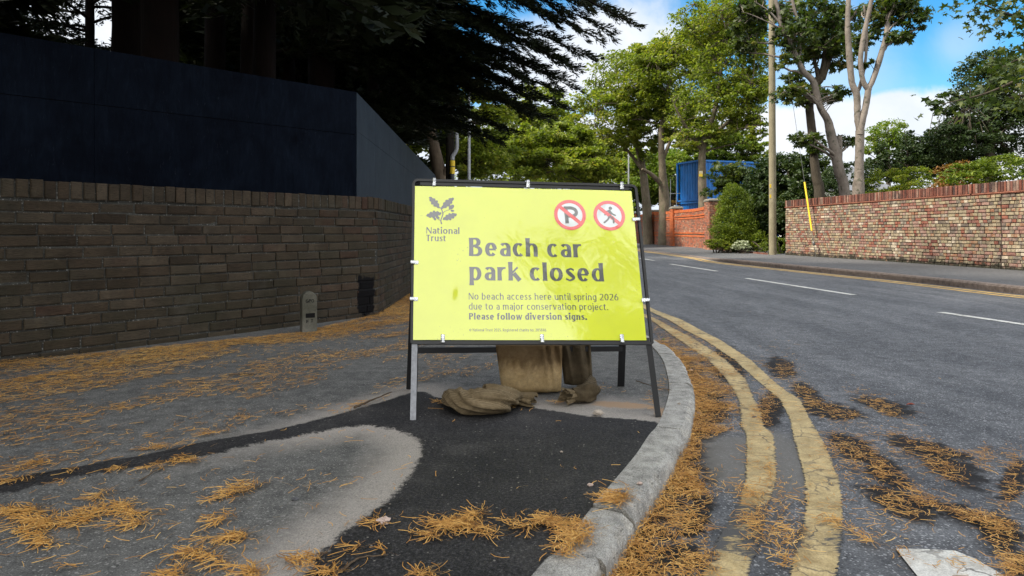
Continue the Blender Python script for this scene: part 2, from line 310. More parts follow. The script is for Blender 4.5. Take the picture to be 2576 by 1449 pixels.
M_terr = brickmat('terracotta', [(0, (0.28, 0.11, 0.075)), (1, (0.34, 0.15, 0.10))], grain=30)
M_obrick = brickmat('plum_brick', [(0, (0.20, 0.07, 0.045)), (0.35, (0.34, 0.12, 0.07)), (0.6, (0.26, 0.13, 0.09)), (0.8, (0.14, 0.075, 0.06)), (1, (0.36, 0.20, 0.13))], grain=30)
M_orange = brickmat('orange_brick', [(0, (0.36, 0.090, 0.032)), (0.6, (0.45, 0.125, 0.045)), (1, (0.30, 0.085, 0.04))], grain=25, gscale=0.35)
M_omort = asphalt('orange_wall_mortar', (0.14, 0.08, 0.055), (0.22, 0.14, 0.10), 0.05)
M_cap = asphalt('stone_cap', (0.12, 0.11, 0.09), (0.22, 0.20, 0.16), 0.1)
def hoardmat(name, c0, c1, spec):
    m, nt, b, pos = newmat(name)
    mp = nd(nt, 'ShaderNodeMapping', {'Vector': pos, 'Scale': (6, 6, 1.2)}).outputs[0]
    g = noise(nt, mp, 3.2, 7, 0.7, 1.2); s = noise(nt, pos, 55, 4, 0.7); big = noise(nt, pos, 1.5, 5, 0.65, 0.8)
    c = ramp(nt, big, [(0.3, c0), (0.7, c1)])
    c = mixc(nt, 0.6, c, ramp(nt, g, [(0.3, (0.35, 0.4, 0.5)), (0.5, (0.9, 0.95, 1.0)), (0.7, (2.0, 1.95, 1.8))]), 'MULTIPLY')
    c = mixc(nt, math_(nt, 'MULTIPLY', smooth(nt, noise(nt, mp, 9, 5, 0.7, 2.0), 0.62, 0.74), 0.5), c, (0.045, 0.055, 0.075))
    setc(nt, b, c, 0.6, spec); bump(nt, b, math_(nt, 'ADD', g, math_(nt, 'MULTIPLY', s, 0.3)), 0.35, 0.01); return m
M_hoard = hoardmat('navy_painted_ply', (0.0010, 0.0018, 0.0044), (0.0045, 0.0075, 0.014), 0.03); M_hoards = hoardmat('sky_sheen_navy_ply', (0.012, 0.019, 0.029), (0.026, 0.036, 0.047), 0.2)  # side copy is paler and greyer: grazing sky sheen put into its colour
M_black = plain('black_painted_steel', (0.010, 0.010, 0.011), 0.45, 0.4)
M_galv = plain('galvanised_steel', (0.17, 0.175, 0.19), 0.42, 0.5, 0.55, 0.25, 60, 0.1)
M_clip = plain('bright_clip_steel', (0.75, 0.76, 0.78), 0.22, 0.5, 1.0, 0.15)
M_post = plain('grey_paint', (0.30, 0.31, 0.32), 0.5)
M_grey2 = plain('dark_grey_plastic', (0.045, 0.05, 0.06), 0.6)
M_pyel = plain('yellow_plastic', (0.72, 0.50, 0.03), 0.45, 0.4, 0, 0.12)
M_cont = plain('blue_container_paint', (0.004, 0.125, 0.42), 0.45, 0.4, 0, 0.2, 3)
M_contd = plain('dark_blue_trim', (0.010, 0.05, 0.19), 0.5, 0.4, 0, 0.2, 3)
M_slate = plain('slate_roof', (0.12, 0.125, 0.14), 0.7, 0.3, 0, 0.3, 6)
M_render = plain('pale_render', (0.5, 0.48, 0.44), 0.8, 0.2, 0, 0.1)
M_glassd = plain('window_glass', (0.03, 0.035, 0.04), 0.08, 0.6)
M_stone = brickmat('pale_stone', [(0, (0.30, 0.27, 0.23)), (1, (0.42, 0.36, 0.30))], grain=60)
M_marker = brickmat('lichen_concrete', [(0, (0.13, 0.125, 0.11)), (1, (0.15, 0.145, 0.12))], grain=70, moss=0.8)
M_engr = plain('engraved_shadow_fill', (0.008, 0.008, 0.008), 0.9, 0.1)
M_twig = plain('dry_twig', (0.10, 0.07, 0.045), 0.85, 0.15, 0, 0.3, 80)
M_wire = plain('steel_wire', (0.12, 0.12, 0.12), 0.5, 0.4, 0.6)
M_pole = bark('weathered_pole_wood', (0.15, 0.13, 0.085), (0.29, 0.255, 0.175), 40, 0.03, 0.4)
M_poled = bark('tarred_pole_wood', (0.012, 0.010, 0.008), (0.03, 0.025, 0.02), 30, 0.05, 0.4)
M_barkr = bark('reddish_bark', (0.004, 0.0025, 0.002), (0.013, 0.007, 0.005), 16, 0.12)
M_barkd = bark('dark_bark', (0.030, 0.025, 0.018), (0.085, 0.070, 0.052), 12, 0.25)
M_barkp = bark('pale_bark', (0.10, 0.083, 0.068), (0.25, 0.215, 0.185), 10, 0.5, 0.7, (0.075, 0.072, 0.052))
M_barkm = bark('mottled_bark', (0.055, 0.042, 0.03), (0.20, 0.165, 0.12), 16, 0.3, 1.0, (0.10, 0.11, 0.06))
M_cutw = plain('sawn_wood', (0.36, 0.29, 0.21), 0.8)
L_con = leafmat('conifer_foliage', [(0, (0.008, 0.012, 0.005)), (0.7, (0.016, 0.022, 0.008)), (1, (0.028, 0.022, 0.009))], 0.15, 0.6, 0.15)
L_mid = leafmat('broadleaf_green', [(0, (0.036, 0.062, 0.008)), (0.4, (0.12, 0.16, 0.018)), (0.75, (0.22, 0.245, 0.03)), (1, (0.29, 0.23, 0.04))], 0.5)
L_lite = leafmat('light_green_leaves', [(0, (0.05, 0.09, 0.010)), (0.5, (0.11, 0.165, 0.018)), (1, (0.20, 0.21, 0.03))], 0.45)
L_dark = leafmat('dark_evergreen', [(0, (0.013, 0.025, 0.008)), (0.5, (0.028, 0.050, 0.013)), (1, (0.065, 0.088, 0.020))], 0.25)
L_maple = leafmat('maple_leaves', [(0, (0.018, 0.034, 0.008)), (0.55, (0.042, 0.066, 0.012)), (0.85, (0.09, 0.11, 0.016)), (1, (0.14, 0.10, 0.02))], 0.38)
L_yew = leafmat('yew_leaves', [(0, (0.024, 0.048, 0.005)), (0.5, (0.085, 0.125, 0.009)), (1, (0.24, 0.28, 0.022))], 0.35)
L_pale = leafmat('variegated_leaves', [(0, (0.14, 0.18, 0.09)), (0.5, (0.30, 0.34, 0.22)), (1, (0.45, 0.46, 0.34))], 0.2)
L_rust = leafmat('rusty_leaves', [(0, (0.10, 0.05, 0.012)), (0.5, (0.19, 0.085, 0.015)), (1, (0.10, 0.11, 0.02))], 0.3)
L_needle = leafmat('dead_needles', [(0, (0.09, 0.045, 0.02)), (0.2, (0.30, 0.14, 0.04)), (0.45, (0.52, 0.265, 0.068)), (0.75, (0.68, 0.40, 0.125)), (0.95, (0.78, 0.54, 0.21)), (1, (0.18, 0.22, 0.03))], 0.15, 0.6, 0.2)

# ================================================================ GROUND
ZR = -0.08
def curve(pts): return np.array(pts)
kz8 = lambda a, b: (1288 + a * 0.5, 805 + b * 0.5)
KO = [(905, 300), (918, 350), (920, 390), (908, 470), (885, 550), (850, 600), (800, 700), (700, 850), (615, 970), (480, 1190), (385, 1288)]
ko = [G(*kz8(*p))[:2] for p in KO]
ko = [(-2.4, 60), (0.0, 34), (0.72, 20), (0.95, 12), (1.03, 8), tuple(G(1648, 852)[:2]), tuple(G(1683, 870)[:2]), tuple(G(1718, 905)[:2])] + [tuple(p) for p in ko] + [(-0.30, 0.5), (-0.9, -1), (-3.0, -6)]
KC = crom(np.array(ko), 8)                       # outer edge of the near kerb, far to near
kt = np.gradient(KC, axis=0); kt /= np.linalg.norm(kt, axis=1)[:, None]
kn = np.stack([kt[:, 1], -kt[:, 0]], 1)          # points to the left (pavement)
kn *= np.sign(-(kn[:, 0]))[:, None] * 1.0
KW = 0.13
ky = KC[::-1, 1]; kx = KC[::-1, 0]
def kerbx(y): return np.interp(y, ky, kx)

def kerbx_(y): return kerbx(y)
mb = MB(); mb.add([[-600, -300, -0.14], [600, -300, -0.14], [600, 1500, -0.14], [-600, 1500, -0.14]], [[0, 1, 2, 3]])
tag(mb.build('ground', M_soil), kind='structure')

# road sheet, with finer squares close to the camera
ELL = [(1965, 925, 48, 30, 25), (2085, 1035, 105, 26, 8), (2030, 990, 50, 26, 30), (2230, 1025, 100, 22, 14), (2150, 1130, 85, 34, 30), (2230, 1190, 90, 40, 40), (2330, 1130, 130, 26, 14), (2270, 1265, 130, 40, 22), (2400, 1180, 110, 40, 25),
       (2440, 1300, 120, 26, 20), (2520, 1340, 70, 60, 30), (2550, 1210, 40, 70, 30), (2560, 1420, 40, 40, 0), (1940, 1030, 40, 60, 20), (1780, 1030, 60, 55, 20), (1750, 1300, 70, 40, 120), (1700, 1400, 80, 50, 0), (1830, 920, 60, 50, 40), (1790, 1190, 30, 40, 0)]
def ellv(u, v, k=1.0):
    r = np.zeros(np.shape(u))
    for a, b, ra, rb, t in ELL:
        c, s = math.cos(R(t)), math.sin(R(t)); x = (u - a) * c + (v - b) * s; y = -(u - a) * s + (v - b) * c
        r = np.maximum(r, np.exp(-((x / ra) ** 2 + (y / rb) ** 2) * 0.9 * k))
    return r
xs = np.concatenate([np.linspace(-4, -0.6, 10), np.arange(-0.5, 4.5, 0.025), np.linspace(4.6, 8.6, 14)])
ys = np.concatenate([np.linspace(-12, 0.9, 12), np.arange(1.0, 5.5, 0.03), np.linspace(5.6, 75, 90)])
X, Y = np.meshgrid(xs, ys); Yc = np.maximum(Y, 0.9)
U = UC + X * F / Yc; Vv = VH + (H - ZR) * F / Yc
Z = ZR + 0.003 * (vnoise(X * 0.8, Y * 0.8, 3) - 0.5) * (Y < 8)
kd = X - kerbx_(Y); damp = np.maximum(ellv(U, Vv) * 0.85, np.exp(-(np.clip(kd, 0, 9) / 0.20) ** 2) * 0.62 * (Y > 1) * (Vv > 860)) * (Y < 8); 
oldm = np.clip(0.5 + sdpoly(U, Vv, [(1765, 1110), (1800, 1098), (1880, 1090), (1948, 1085), (2010, 1105), (2040, 1160), (2090, 1250), (1880, 1260), (1780, 1195)]) / 120, 0, 1) * (Y < 8)
mb = MB(); mb.add(np.stack([X, Y, Z], -1).reshape(-1, 3), gridfaces(len(ys), len(xs)))
tag(mb.build('road', M_road, smooth_=True, attrs={'damp': damp.ravel(), 'old': oldm.ravel()}), kind='structure')

# near pavement: rows along y, columns from the far left to the kerb's inner edge
TAR = [(1655, 1062), (1600, 1056), (1480, 1046), (1330, 1022), (1250, 1005), (1100, 1000), (1070, 985), (1040, 985), (960, 1010), (850, 1040), (700, 1078), (500, 1115), (350, 1150), (200, 1175), (0, 1210), (-160, 1240), (-160, 1285), (0, 1248), (200, 1202), (400, 1172), (560, 1138), (620, 1120), (760, 1092), (870, 1071), (930, 1067), (985, 1075), (1030, 1090), (1060, 1112), (1058, 1140), (1030, 1200), (980, 1255), (900, 1312), (820, 1380), (760, 1450), (690, 1540), (1300, 1620), (1420, 1500), (1600, 1300), (1700, 1100)]
tarw = np.array([G(*p)[:2] for p in TAR])
ys = np.concatenate([np.linspace(-6, 1.2, 14), np.arange(1.3, 5.2, 0.022), np.linspace(5.25, 60, 60)])
tt = np.concatenate([np.linspace(0, 0.42, 12), np.linspace(0.43, 1, 210)])
yy = np.repeat(ys[:, None], len(tt), 1); xk = kerbx(ys) - KW * 1.02
x0 = np.full(len(ys), -9.0); X = x0[:, None] + (xk - x0)[:, None] * tt[None]; Y = yy; Yc = np.maximum(Y, 0.7)
U = UC + X * F / Yc; Vv = VH + H * F / Yc
sd = sdpoly(X, Y, tarw)
ble = np.clip(1.05 - np.abs(sd) / 0.34, 0, 1) * (sd < 0.05) * np.clip((X + 1.55) / 0.9, 0.25, 1) * (Y < 4.3)
ble = np.maximum(ble, np.exp(-(((U - 1500) / 200) ** 2 + ((Vv - 1020) / 30) ** 2)) * 0.9)
sand = np.exp(-(((U - 1560) / 100) ** 2 + ((Vv - 1018 - (U - 1560) * 0.06) / 10) ** 2)) + 0.8 * np.exp(-(((U - 1665) / 25) ** 2 + ((Vv - 1040) / 14) ** 2)) + 0.4 * np.exp(-(((U - 1680) / 14) ** 2 + ((Vv - 930) / 50) ** 2))
Z = 0.010 * (vnoise(X * 1.4, Y * 1.4, 5) - 0.5) * (Y < 9) * np.clip((xk[:, None] - X) / 0.3, 0, 1) - 0.002
Z += np.where(sd > 0, 0.004, 0) * (Y < 5.2)
mb = MB(); mb.add(np.stack([X, Y, Z], -1).reshape(-1, 3), gridfaces(len(ys), len(tt)))
tag(mb.build('pavement', M_pave, smooth_=True, attrs={'patch': np.where(Y < 5.2, sd, -1).ravel(), 'bleach': ble.ravel(), 'sand': np.clip(sand, 0, 1).ravel()}), kind='structure')

# kerb: chipped concrete kerb stones, one strip; joints are real gaps
rg = np.random.default_rng(4)
seg = np.concatenate([[0], np.cumsum(np.linalg.norm(np.diff(KC, axis=0), axis=1))])
total = seg[-1]; mb = MB()
s_near = seg[np.argmin(np.abs(KC[:, 1] - 2.03) + (KC[:, 0] < 0) * 9)]      # a joint is wanted here
joints = [s_near + k * 0.915 for k in range(-40, 6)]
joints = [0] + [j for j in joints if 0.3 < j < total - 0.3] + [total]
def kat(s): return np.array([np.interp(s, seg, KC[:, 0]), np.interp(s, seg, KC[:, 1])]), np.array([np.interp(s, seg, kn[:, 0]), np.interp(s, seg, kn[:, 1])])
for a, b in zip(joints[:-1], joints[1:]):
    far = kat(a)[0][1] > 9
    n = 6 if far else 46
    ss = np.linspace(a + 0.008, b - 0.008, n); rows = []
    off = rg.normal(0, 0.004)
    for s in ss:
        p, nn = kat(s); e = min(s - a, b - s)
        chip = 0 if far else (rg.random() < 0.22) * rg.random() * 0.014 + 0.026 * math.exp(-e / 0.03) * rg.random()
        w1 = 0.004 * rg.normal() * (not far)
        prof = [(0.0 + w1 * .3, -0.16), (0.0 + w1 * .5, 0.0 - 0.040), (0.003 + w1 + chip * .5, -0.020 - chip), (0.012 + chip, -0.006 - chip * .8), (0.026 + chip * .6, 0.001 + off * .4), (KW * 0.6, 0.003 + off * .4 + rg.normal() * .0008), (KW - 0.006, 0.002 + off * .3), (KW, -0.012), (KW, -0.16)]
        for q, z in prof: rows.append([p[0] + nn[0] * q, p[1] + nn[1] * q, z])
    mb.add(rows, gridfaces(n, 9)[:, ::-1])
    for k in (0, n - 1): mb.add(rows[k * 9:(k + 1) * 9], [list(range(9))])
tag(mb.build('kerb', M_kerb), kind='structure')

# far side: kerb and pavement
k2 = [(4.6, 75), (5.3, 55), (5.9, 36), (6.25, 24.5)] + [tuple(G(u, v, 0.03)[:2]) for u, v in ((1820, 650), (2000, 667), (2200, 685), (2400, 704), (2576, 722))] + [(7.6, 6.5), (7.9, 3), (8.3, -8)]
K2 = crom(np.array(k2), 6)
h2 = np.clip(np.interp(K2[:, 1], [20, 23], [0.03, -0.05]), -0.05, 0.03)       # dropped beyond the pole
mb = MB(); rows = []
for (x, y), h in zip(K2, h2):
    for q, z in ((0, -0.16), (0.0, h - 0.03), (0.02, h - 0.004), (0.04, h), (0.15, h), (0.15, -0.16)): rows.append([x + q, y, z])
mb.add(rows, gridfaces(len(K2), 6)); tag(mb.build('kerb', M_kerb2), kind='structure')
WA, WB = np.array([9.26, 24.2]), np.array([11.1, 6.0])
def wallx(y): return np.interp(y, [-8, 6, 24.2, 31, 39, 44, 50, 75], [12.6, 11.1, 9.26, 8.6, 8.8, 8.7, 8.4, 7.4]) + 0.25
mb = MB(); yy2 = np.linspace(-8, 75, 160); kx2 = np.interp(yy2, K2[::-1, 1], K2[::-1, 0]) + 0.15; hz = np.interp(yy2, K2[::-1, 1], h2[::-1]); rows = []
for y, x, h in zip(yy2, kx2, hz):
    w = wallx(y)
    for t in np.linspace(0, 1, 8): rows.append([x + (w - x) * t, y, (h - 0.003) * (1 - t) + 0.012 * t])
mb.add(rows, gridfaces(len(yy2), 8)); tag(mb.build('pavement', M_pave2, smooth_=True), kind='structure')

# road markings
def strip(name, L, Rr, z, mat, rough=0.006, wear=None, sub=0.03, seed=0):
    L = np.asarray(L); Rr = np.asarray(Rr); rg = np.random.default_rng(seed)
    n = max(4, int(np.sum(np.linalg.norm(np.diff(L, axis=0), axis=1)) / sub)); t = np.linspace(0, len(L) - 1, n); i = np.arange(len(L))
    l = np.stack([np.interp(t, i, L[:, k]) for k in (0, 1)], 1); r = np.stack([np.interp(t, i, Rr[:, k]) for k in (0, 1)], 1)
    d = (r - l) / np.linalg.norm(r - l, axis=1)[:, None]; fine = l[:, 1] < 6
    l = l + d * (rg.normal(0, rough, n) * fine)[:, None]; r = r + d * (rg.normal(0, rough, n) * fine)[:, None]
    cs = np.array([0, 0.08, 0.3, 0.5, 0.7, 0.92, 1]); V = l[:, None] + (r - l)[:, None] * cs[None, :, None]
    V = np.concatenate([V, np.full(V.shape[:2] + (1,), z)], -1)
    w = np.tile(np.array([1, 0.4, 0, 0, 0, 0.4, 1.0]), (n, 1)) * 0.5 + (np.interp(l[:, 1], wear[0], wear[1])[:, None] if wear else 0)
    mb = MB(); mb.add(V.reshape(-1, 3), gridfaces(n, 7)); return tag(mb.build(name, mat, attrs={'wear': w.ravel()}), kind='structure')
ZM = ZR + 0.004
def rd(p): return [G(*kz8(*q), ZM)[:2] for q in p]
LL = [(700, 0), (755, 40), (840, 100), (985, 200), (1080, 300), (1140, 400), (1150, 470), (1152, 530), (1180, 575), (1183, 650), (1175, 800), (1140, 930), (1035, 1100), (960, 1288)]
LR = [(740, 0), (810, 40), (930, 100), (1075, 200), (1180, 300), (1220, 400), (1255, 470), (1262, 530), (1312, 575), (1325, 650), (1330, 800), (1290, 930), (1250, 1100), (1185, 1288)]
RL = [(790, 0), (870, 50), (970, 100), (1120, 200), (1230, 300), (1290, 350), (1350, 400), (1400, 500), (1420, 600), (1450, 700), (1475, 800), (1480, 960), (1440, 1100), (1400, 1288)]
RR = [(860, 0), (950, 50), (1050, 100), (1200, 200), (1310, 300), (1370, 350), (1450, 400), (1500, 500), (1560, 600), (1605, 700), (1645, 800), (1660, 960), (1662, 1100), (1630, 1288)]
ext = lambda p, f, nr: f + [tuple(x) for x in rd(p)] + nr
strip('yellow_line', ext(LL, [(0.1, 34), (0.95, 20), (1.22, 12), (1.28, 8)], [(-0.15, 1.2)]), ext(LR, [(0.2, 34), (1.05, 20), (1.32, 12), (1.38, 8)], [(-0.03, 1.2)]), ZM, M_yel, 0.0035, ([1.2, 1.85, 2.0, 2.25, 2.4, 3.1, 3.4, 9], [0, 0.1, 0.75, 0.7, 0.1, 0.1, 0.25, 0.3]), seed=1)
strip('yellow_line', ext(RL, [(0.32, 34), (1.17, 20), (1.44, 12), (1.50, 8)], [(0.1, 1.2)]), ext(RR, [(0.42, 34), (1.27, 20), (1.54, 12), (1.60, 8)], [(0.22, 1.2)]), ZM, M_yel, 0.0035, ([1.2, 1.9, 2.0, 2.15, 2.2, 3, 9], [0, 0.05, 0.5, 0.4, 0.0, 0.05, 0.2]), seed=2)
def off2(o): return [(x + o, y) for x, y in K2[::2]]
strip('yellow_line', off2(-0.26), off2(-0.15), ZM, M_yel2, 0, sub=0.5)
strip('yellow_line', off2(-0.46), off2(-0.36), ZM, M_yel2, 0, sub=0.5)
for a, b in (((2365, 785), (2640, 825)), ((1878, 700), (2148, 741.5)), ((1686, 664), (1804, 682)), ((1610, 650), (1646, 655.5))):
    A, B_ = G(*a, ZM)[:2], G(*b, ZM)[:2]; d = (B_ - A) / np.linalg.norm(B_ - A); n_ = np.array([-d[1], d[0]]) * 0.05
    strip('centre_line', [A - n_, B_ - n_], [A + n_, B_ + n_], ZM, M_white, 0.003, sub=0.1)
mb = MB(); tri = [(2253, 1380), (2330, 1381), (2403, 1385), (2453, 1405), (2528, 1449), (2640, 1520), (2480, 1590), (2308, 1449)]
c0 = np.mean([G(*p, ZM) for p in tri], 0)
V = [c0] + [G(*p, ZM) for p in tri] + [c0 * 0.12 + G(*p, ZM) * 0.88 for p in tri]; n = len(tri)
mb.add(V, [[1 + i, 1 + (i + 1) % n, 1 + n + (i + 1) % n, 1 + n + i] for i in range(n)] + [[0, 1 + n + i, 1 + n + (i + 1) % n] for i in range(n)])
tag(mb.build('give_way_marking', M_white, attrs={'wear': [0] + [0.0] * n + [0.05] * n}), kind='structure')

# ================================================================ BRICK WALLS
def bricks(mb, A, B_, z0, ncourse, pitch, blens, rng, joint=0.010, bh=None, depth=0.012, jit=0.0018, mi=0, soldier=False, normal=None, gone=None, tone=None):
    """rows of bricks with chamfered edges on the vertical plane through A-B (2-D points); every brick stands a little proud of the mortar"""
    A = np.array(A, float); B_ = np.array(B_, float); L = np.linalg.norm(B_ - A); t = (B_ - A) / L
    n = np.array(normal if normal is not None else [t[1], -t[0]], float); bh = bh or pitch - joint; Vs = []
    for r in range(ncourse):
        z = z0 + r * pitch; x = -rng.random() * blens[0] if not soldier else 0; k = r
        while x < L:
            bl = blens[k % len(blens)] * (1 + rng.normal(0, 0.02)); k += 1 if rng.random() < 0.85 else 2
            a, b = max(x, 0.0), min(x + bl - joint, L); x += bl
            if b - a < 0.02: continue
            if gone is not None and gone((a + b) / 2, z): continue
            d = depth + rng.normal(0, jit); c = 0.006; zz = z + rng.normal(0, 0.0012); h = bh + rng.normal(0, 0.0015); tl = rng.normal(0, 0.0015, 4)
            o = [(a, zz), (b, zz), (b, zz + h), (a, zz + h)]; i_ = [(a + c, zz + c), (b - c, zz + c), (b - c, zz + h - c), (a + c, zz + h - c)]
            rows = [(p, -0.01) for p in o] + [(p, d - c * 0.7) for p in o] + [(p, d + e) for p, e in zip(i_, tl)]
            Vs.append([[A[0] + t[0] * p[0] + n[0] * q, A[1] + t[1] * p[0] + n[1] * q, p[1]] for p, q in rows])
    q = []
    for s in (0, 4):
        for i in range(4): q.append([s + i, s + (i + 1) % 4, s + 4 + (i + 1) % 4, s + 4 + i])
    q.append([8, 9, 10, 11]); q = np.array(q)
    V = np.array(Vs); m = len(V)
    mb.add(V.reshape(-1, 3), (q[None] + (np.arange(m) * 12)[:, None, None]).reshape(-1, 4), mi)
def core(mb, A, B_, z0, z1, thick, normal, mi, back=0.0):
    A = np.array(A, float); B_ = np.array(B_, float); n = np.array(normal, float)
    pts = [A - n * back, B_ - n * back, B_ - n * thick, A - n * thick]
    V = [[p[0], p[1], z] for z in (z0, z1) for p in pts]; mb.add(V, BF, mi)

# --- low dark wall on the left
rg = np.random.default_rng(11)
C0 = G(949, 793)[:2]; C1 = G(0, 915)[:2]; dd = (C1 - C0) / np.linalg.norm(C1 - C0); CE = C0 + dd * 6.2; SE = np.array([-1.36, 19.0])
nf = np.array([-dd[1], dd[0]]); nf *= np.sign(nf @ (-C0)); ds = (SE - C0) / np.linalg.norm(SE - C0); ns_ = np.array([1.0, 0.005])
lw = thing('brick_wall', 'low dark brown brick wall under the navy hoarding, with a corner and a row of bricks on end on top', 'wall')
WH = 1.005
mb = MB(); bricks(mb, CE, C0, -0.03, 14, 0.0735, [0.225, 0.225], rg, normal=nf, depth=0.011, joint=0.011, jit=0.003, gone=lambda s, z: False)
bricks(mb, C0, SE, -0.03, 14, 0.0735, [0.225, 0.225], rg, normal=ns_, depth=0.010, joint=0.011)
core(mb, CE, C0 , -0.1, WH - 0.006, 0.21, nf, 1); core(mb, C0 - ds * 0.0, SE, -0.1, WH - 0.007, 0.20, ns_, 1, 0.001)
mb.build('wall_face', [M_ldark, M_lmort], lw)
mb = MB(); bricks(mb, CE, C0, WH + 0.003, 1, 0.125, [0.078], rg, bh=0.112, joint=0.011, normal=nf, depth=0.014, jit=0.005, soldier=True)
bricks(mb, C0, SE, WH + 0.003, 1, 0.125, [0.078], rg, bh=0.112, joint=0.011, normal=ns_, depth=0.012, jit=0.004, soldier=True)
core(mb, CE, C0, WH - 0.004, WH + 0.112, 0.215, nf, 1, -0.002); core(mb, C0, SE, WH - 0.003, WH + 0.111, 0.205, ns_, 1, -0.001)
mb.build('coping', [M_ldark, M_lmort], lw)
# --- navy hoarding
hd = thing('hoarding', 'tall navy blue plywood hoarding behind the low dark wall', 'hoarding')
HC = np.array([-1.61, 7.4]); HL = np.array([-6.8, 1.9]); HS = np.array([-1.97, 18.4]); HZ = 2.24
def panel_row(A, B_, n, wid, name, seams):
    L = np.linalg.norm(B_ - A); t = (B_ - A) / L; x = 0
    mbA = MB()
    while x < L:
        e = min(L, x + wid)
        for z0, z1 in seams:
            a, b = A + t * (x + 0.0015), A + t * (e - 0.0015); th = 0.018
            V = [[p[0], p[1], z] for z in (z0, z1) for p in (a, b, b - n * th, a - n * th)]; mbA.add(V, BF)
        x = e
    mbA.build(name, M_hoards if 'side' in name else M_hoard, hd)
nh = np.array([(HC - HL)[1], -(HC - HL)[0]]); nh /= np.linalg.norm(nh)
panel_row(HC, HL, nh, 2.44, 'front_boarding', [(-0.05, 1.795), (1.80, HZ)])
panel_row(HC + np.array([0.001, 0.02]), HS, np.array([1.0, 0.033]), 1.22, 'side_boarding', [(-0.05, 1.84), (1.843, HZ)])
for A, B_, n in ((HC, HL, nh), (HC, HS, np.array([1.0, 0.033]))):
    n = n / np.linalg.norm(n); mb = MB(); V = [[p[0], p[1], z] for z in (-0.05, HZ - 0.05) for p in (A - n * 0.021, B_ - n * 0.021, B_ - n * 0.06, A - n * 0.06)]; mb.add(V, BF); mb.build('seam_light_stop', M_poled, hd)  # unseen board added to stop light showing through the seams

# --- long stock brick wall on the right
rw = thing('brick_wall', 'long garden wall of mixed buff and red stock bricks across the road', 'wall')
rg = np.random.default_rng(21); nw = np.array([-1.0, -0.1]); nw /= np.linalg.norm(nw); PR = 0.0755
mb = MB(); bl = [0.228, 0.117, 0.117, 0.117, 0.228, 0.117, 0.117]
pil = [WA + (WB - WA) / np.linalg.norm(WB - WA) * s for s in (0.0, 5.15, 9.35, 16.0, 18.29)]
for k in range(4):
    a, b = pil[k], pil[k + 1]; t = (WB - WA) / np.linalg.norm(WB - WA)
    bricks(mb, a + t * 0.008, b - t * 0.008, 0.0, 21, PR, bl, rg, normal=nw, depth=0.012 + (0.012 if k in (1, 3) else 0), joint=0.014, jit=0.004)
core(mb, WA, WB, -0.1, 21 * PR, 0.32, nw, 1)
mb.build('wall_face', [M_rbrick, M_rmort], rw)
mb = MB(); 
for k, (z0, h, d) in enumerate(((21 * PR, 0.018, 0.030), (21 * PR + 0.018, 0.016, 0.042))):
    core(mb, WA, WB, z0, z0 + h, 0.33, nw, 0, -d)
mb.build('string_course', M_terr, rw)
mb = MB(); bricks(mb, WA, WB, 21 * PR + 0.038, 1, 0.23, [0.078], rg, bh=0.212, joint=0.016, normal=nw, depth=0.030, jit=0.010, soldier=True)
core(mb, WA, WB, 21 * PR + 0.035, 21 * PR + 0.243, 0.32, nw, 1, -0.015)
mb.build('coping', [M_rcop, M_rmort], rw)

# --- orange and plum wall further along, with piers
ow = thing('boundary_wall', 'orange and plum brick wall with piers and bands, below the blue containers', 'wall')
PP = [np.array(p) for p in ((8.62, 31.2), (8.80, 39.0), (8.72, 44.5), (8.45, 50.0), (7.9, 58.0))]
rg = np.random.default_rng(31)
mb = MB(); mo = MB()
for k in range(4):
    a, b = PP[k], PP[k + 1]; t = (b - a) / np.linalg.norm(b - a); n = np.array([-t[1], t[0]]); a2, b2 = a + t * 0.33, b - t * 0.33
    mid = (a2 + b2) / 2 - n * (0.35 if k == 0 else 0.0)
    prs = [(a2, mid), (mid, b2)] if k == 0 else [(a2, b2)]
    for p, q in prs:
        tt_ = (q - p) / np.linalg.norm(q - p); n2 = np.array([-tt_[1], tt_[0]])
        bricks(mb, p, q, 0.0, 7, 0.075, [0.225], rg, normal=n2); bricks(mb, p, q, 0.75, 9, 0.075, [0.225], rg, normal=n2); bricks(mb, p, q, 1.62, 2, 0.075, [0.225], rg, normal=n2)
        core(mb, p, q, -0.1, 1.92, 0.22, n2, 1)
        for z0, nc in ((0.525, 1), (0.675, 1), (1.425, 1), (1.545, 1)): bricks(mo, p, q, z0, nc, 0.075, [0.225], rg, normal=n2, depth=0.035, joint=0.004)
        bricks(mo, p, q, 0.600, 1, 0.075, [0.16], rg, normal=n2, depth=0.03, joint=0.06, soldier=True); bricks(mo, p, q, 1.48, 1, 0.065, [0.16], rg, normal=n2, depth=0.03, joint=0.06, soldier=True)
        bricks(mo, p, q, 1.775, 1, 0.15, [0.085], rg, normal=n2, bh=0.145, depth=0.035, joint=0.008, soldier=True)
mb.build('wall_face', [M_obrick, M_omort], ow); mo.build('orange_bands', [M_orange], ow)
